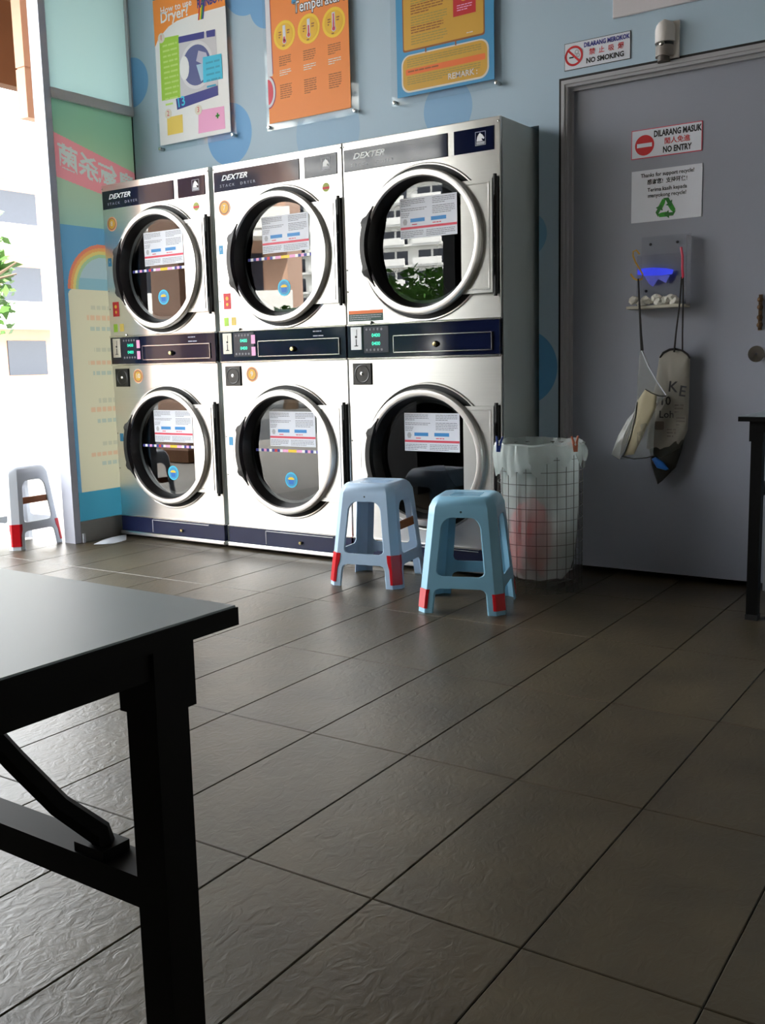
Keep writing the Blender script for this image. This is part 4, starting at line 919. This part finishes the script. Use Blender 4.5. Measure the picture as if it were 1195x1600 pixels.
# ================================================================== FOLDING TABLES
def folding_table(loc, rz, L, W, label, brace=True):
    """local: end edge at y=0 running along -x (width W), length along -y; right corner at the origin"""
    r_ = empty('folding_table', loc, rz); tag(r_, label, 'table', 'folding tables'); Z = .75
    MB().box(-W, 0, -L, 0, Z - .019, Z - .002).build('edge_band', M_tblack, r_)
    MB().box(-W + .002, -.002, -L + .002, -.002, Z - .002, Z).build('table_top', M_twhite, r_)
    for (a, b, c, d_) in ((-W + .02, -.033, -.062, -.038), (-W + .02, -.033, -L + .04, -L + .06), (-.055, -.033, -L + .06, -.062), (-W + .02, -W + .042, -L + .06, -.062)):
        MB().box(a, b, c, d_, Z - .056, Z - .019).build('apron', M_tblack, r_)
    for (xa, ya) in ((-.073, -.079), (-W + .033, -.079), (-.073, -L + .04), (-W + .033, -L + .04)):
        leg = MB().box(xa, xa + .040, ya, ya + .040, 0, Z - .019).build('leg', M_tblack, r_)
        MB().box(xa - .004, xa + .045, ya - .004, ya + .046, Z - .092, Z - .019).build('leg_bracket', M_tblack, leg)
        MB().box(xa - .002, xa + .042, ya - .002, ya + .042, -.0005, .02).build('leg_foot', M_rubber, leg)
    for ya, s_ in ((-.079, -1), (-L + .04, 1)):
        MB().box(-W + .07, -.072, ya + .002, ya + .042, .458, .490).build('stretcher', M_tblack, r_)
        xm = -.073 - .075
        P = [(xm + .004, ya + .02, .497), (xm, ya + .02, .508), (xm - .03, ya + .02 + s_ * .024, .540), (xm - .06, ya + .02 + s_ * .05, .590), (xm - .125, ya + .02 + s_ * .10, .700)]
        if brace: br_ = MB().tube(P, [.012, .013, .012, .012, .011], 6).build('folding_brace', M_tblack, r_); MB().box(xm - .022, xm + .022, ya + .004, ya + .038, .489, .500).build('brace_bracket', M_tblack, br_)
    return r_
folding_table((3.885, -3.213, 0), 0, 1.75, .72, 'white-topped black folding table in the foreground with a diagonal leg brace')
folding_table((3.548, -.220, 0), -PI / 2, 1.8, .48, 'white-topped black folding table standing beside the grey door') if False else None
t2 = folding_table((3.548, .258, 0), PI / 2, 1.8, .478, 'white-topped black folding table standing beside the grey door', False)

# scrap of paper by the first dryer
P = [onZ(*p, 0.004) for p in ((172, 846), (186, 838), (200, 836), (221, 831), (221, 838), (206, 842), (190, 845))]; c = sum(P, Vector()) / len(P)
vs = [(p.x - c.x, p.y - c.y, .004 + .010 * noise.noise(p * 9)) for p in P] + [(0, 0, .022)]; vs += [(x, y, z - .002) for x, y, z in vs]; n = len(P)
sp = MB().add(vs, [(i, (i + 1) % n, n) for i in range(n)] + [(n + 1 + i, n + 1 + (i + 1) % n, 2 * n + 1) for i in range(n)] + [(i, (i + 1) % n, n + 1 + (i + 1) % n, n + 1 + i) for i in range(n)]).build('paper_scrap', M_paper); sp.location = (max(c.x, .02), c.y - .115, 0); tag(sp, 'crumpled scrap of white paper on the floor before the navy dryer base', 'paper')
SH = MB().bbox(0, .012, -.010, .004, 0, .052, .002).build('corner_block', M_paper); SH.location = (-.030, -.258, 0); tag(SH, 'small white block at the foot of the grey doorway post', 'block')

# low counter by the shop-front, added to block low light; shows in lower door glass
ct_ = empty('light_block_counter', (.12, -2.95, 0)); tag(ct_, 'dark low counter, added to block light, with a pale top reflected in the lower glass of the last dryer', 'counter')
MB().box(0, .50, -.72, .72, 0, .90).build('counter_body', mat('counter_dark', (34, 34, 36), .5), ct_); MB().box(-.02, .53, -.74, .74, .90, .93).build('counter_top', mat('counter_top', (170, 172, 172), .4), ct_)
for k in range(3): MB().bbox(0, .44, -.006, 0, .06, .84, .002).build('counter_panel', mat('counter_dark', (34, 34, 36), .5), ct_)
cps = [o for o in ct_.children if o.name.startswith('counter_panel')]
for k, o in enumerate(cps): o.rotation_euler = (0, 0, PI / 2); o.location = (.506, -.70 + k * .47, 0)

# ================================================================== OUTSIDE
struct(MB().box(-4.2, XF - .10, -30, 30, -.14, -.012).build('pavement', M_concrete))
struct(MB().box(-260, -4.2, -300, 200, -.30, -.15).build('road', M_asph))
struct(MB().box(-1.3, XF - .12, -30, 30, ZC + .25, ZC + .45).build('canopy', M_ceil))
struct(MB().box(XF - .12, 14, -30, 30, ZC + .25, 14).build('upper_storeys', M_peach))
struct(MB().box(XF - .12, XF, 2.12, 30, 0, ZC + .25).build('wall_neighbour', M_peach)); struct(MB().box(XF - .12, XF, -30, YB - .12, 0, ZC + .25).build('wall_neighbour', M_peach))
def column(x, y, label):
    r_ = empty('walkway_column', (x, y, 0)); tag(r_, label, 'column')
    MB().box(-.2, .2, -.2, .2, 0, 3.555).build('column_shaft', M_peach, r_); MB().box(-.2, .2, -.2, .2, 3.57, 4.5).build('column_shaft', M_peach, r_); MB().box(-.19, .19, -.19, .19, 3.55, 3.575).build('column_joint', M_ink, r_); MB().box(-.23, .23, -.23, .23, 0, .12).build('column_plinth', M_brownw, r_)
struct(MB().box(-3.07, -2.95, 1.80, 2.6, 3.10, 3.50).box(-3.07, -2.95, 1.80, 2.6, 3.515, 4.5).box(-3.06, -2.96, 1.81, 2.59, 3.49, 3.52).build('cut_column_top', M_peach))  # peach column, its lower part cut away to stand in for glare
column(-3.05, -3.55, 'peach rendered column of the covered walkway reflected in the door glass')
struct(MB().box(-4.2, XF - .12, .9, 14, 4.5, 4.7).build('walkway_ceiling', M_brownw)); struct(MB().box(-4.35, -4.2, .9, 14, 3.72, 4.7).build('walkway_beam', M_brownw))
def far_pos(px_x0, dist, side=0.0):
    """point seen by mirror in the dryer fronts at x = px_x0"""
    d = Vector((px_x0 - CAM.x, -(0 - CAM.y), 0)).normalized(); return Vector((px_x0, 0, 0)) + Vector((d.x, d.y, 0)) * dist
# apartment block with stacked balconies
def apartments(pos, facing, width, floors, fh, label):
    r_ = empty('apartment_block', pos, facing); tag(r_, label, 'building'); M_ap = mat('white_render', (236, 236, 232), .8, 0, .03); M_win = mat('dark_window', (40, 46, 58), .15); M_sh = mat('grey_render', (140, 146, 156), .8)
    MB().box(-width / 2, width / 2, 0, 14, 0, floors * fh).build('wall', M_ap, r_)
    bays = int(width // 6)
    for f in range(floors):
        z = f * fh; MB().box(-width / 2 - .3, width / 2 + .3, -1.6, 0, z + fh - .28, z + fh).build('floor_slab', M_ap, r_)
    me = None; mw = None
    for f in range(floors):
        for b in range(bays):
            x = -width / 2 + 3 + b * 6
            if me is None:
                o = MB().box(-2.3, 2.3, -1.7, -1.5, .0, 1.0).build('balcony_wall', M_ap, r_); me = o.data; o2 = MB().box(-2.1, -.3, -.06, .05, .1, 2.2).box(.1, 2.1, -.06, .05, .9, 2.2).build('window', M_win, r_); mw = o2.data
            else: o = link('balcony_wall', me, None, r_); o2 = link('window', mw, None, r_)
            o.location = (x, 0, f * fh); o2.location = (x, 0, f * fh)
    return r_
p = far_pos(1.95, 150); apartments((p.x, p.y, -6), math.atan2(p.y, p.x) + PI / 2 + PI - .55, 66, 20, 3.0, 'tall white apartment block with balconies reflected in the dryer doors') if False else apartments((p.x, p.y, -6), math.atan2(-p.y, -p.x) + PI / 2 + .45, 66, 20, 3.0, 'tall white apartment block with balconies reflected in the dryer doors')
p = far_pos(.45, 36)
def low_block(pos, facing, label):
    r_ = empty('terrace_house', pos, facing); tag(r_, label, 'building'); M_ap = mat('white_render', (236, 236, 232), .8); M_win = mat('dark_window', (40, 46, 58), .15)
    MB().box(-6.5, 6.5, 0, 8, 0, 9.6).build('wall', M_peach, r_)
    for f in range(3):
        MB().box(-6.8, 6.8, -1.5, 0, f * 3.2 + 2.9, f * 3.2 + 3.2).build('floor_slab', M_ap, r_); MB().box(-6.8, 6.8, -1.55, -1.4, f * 3.2 + 3.2, f * 3.2 + 4.0).build('balcony_wall', M_ap, r_)
        for b in range(4): w_ = MB().box(-1.0, 1.0, -.05, .05, .9, 2.4).build('window', M_win, r_); w_.location = (-4.5 + b * 3, 0, f * 3.2)
    return r_
low_block((p.x - 2, p.y, -.15), math.atan2(-p.y, -p.x) + PI / 2 + .2, 'peach terrace house with white balconies reflected in the dryer doors')
p = onX(8, 300, -34); low_block((-34, p.y + 2, -.15), PI / 2, 'peach terrace house with white balconies across the road from the doorway')
# trees
def leaf_mat(): 
    m, nt, b, out = nodes('leaves'); b.inputs['Roughness'].default_value = .5; tc, mx = noisy(nt, b, srgb(66, 104, 44), .5, 1.5, 3); return m
M_leaf = leaf_mat(); M_bark = mat('bark', (84, 70, 56), .9, 0, .2, 20)
def tree(pos, h, cr, seed, label, n=2600):
    R = random.Random(seed); r_ = empty('street_tree', pos); tag(r_, label, 'tree', 'street trees')
    tk = MB().tube([(0, 0, 0), (.1, 0, h * .3), (0, .1, h * .6)], [.2, .15, .08], 8)
    for k in range(6):
        a = R.uniform(0, 2 * PI); tk.tube([(.05, 0, h * R.uniform(.3, .45)), (math.cos(a) * cr * .5, math.sin(a) * cr * .5, h * .62), (math.cos(a) * cr * .8, math.sin(a) * cr * .8, h * R.uniform(.6, .85))], [.09, .05, .02], 6)
    tk.build('trunk', M_bark, r_); mb = MB(); cs = [(R.gauss(0, cr * .45), R.gauss(0, cr * .45), h * R.uniform(.42, .92), R.uniform(.35, .55) * cr) for _ in range(14)]
    for k in range(n):
        c = R.choice(cs); d = Vector((R.gauss(0, 1), R.gauss(0, 1), R.gauss(0, .8))).normalized() * c[3] * R.uniform(.55, 1); P_ = Vector(c[:3]) + d
        u_ = Vector((R.gauss(0, 1), R.gauss(0, 1), R.gauss(0, .5))).normalized(); v_ = u_.orthogonal().normalized(); s_ = R.uniform(.10, .22)
        mb.add([P_ - u_ * s_, P_ + v_ * s_ * .5, P_ + u_ * s_, P_ - v_ * s_ * .5], [(0, 1, 2, 3)])
    o = mb.build('foliage', M_leaf, r_, fix=False); o['kind'] = 'stuff'; return r_
for (x0, d, h, cr, s_, lb_) in ((1.84, 36, 3.7, 2.2, 1, 'leafy street tree reflected in the glass of the dryer above the two stools'), (2.10, 29, 3.9, 1.9, 2, 'bushy street tree reflected at the dark edge of the last dryer door'), (1.30, 20, 2.2, 1.3, 3, 'low street tree reflected in the middle dryer door')):
    p = far_pos(x0, d); tree((p.x, p.y, -.15), h, cr, s_, lb_)
p = onX(4, 380, -16); tree((-16, p.y - 1.65, -.15), 5.0, 2.0, 4, 'sunlit street tree across the road seen through the doorway')
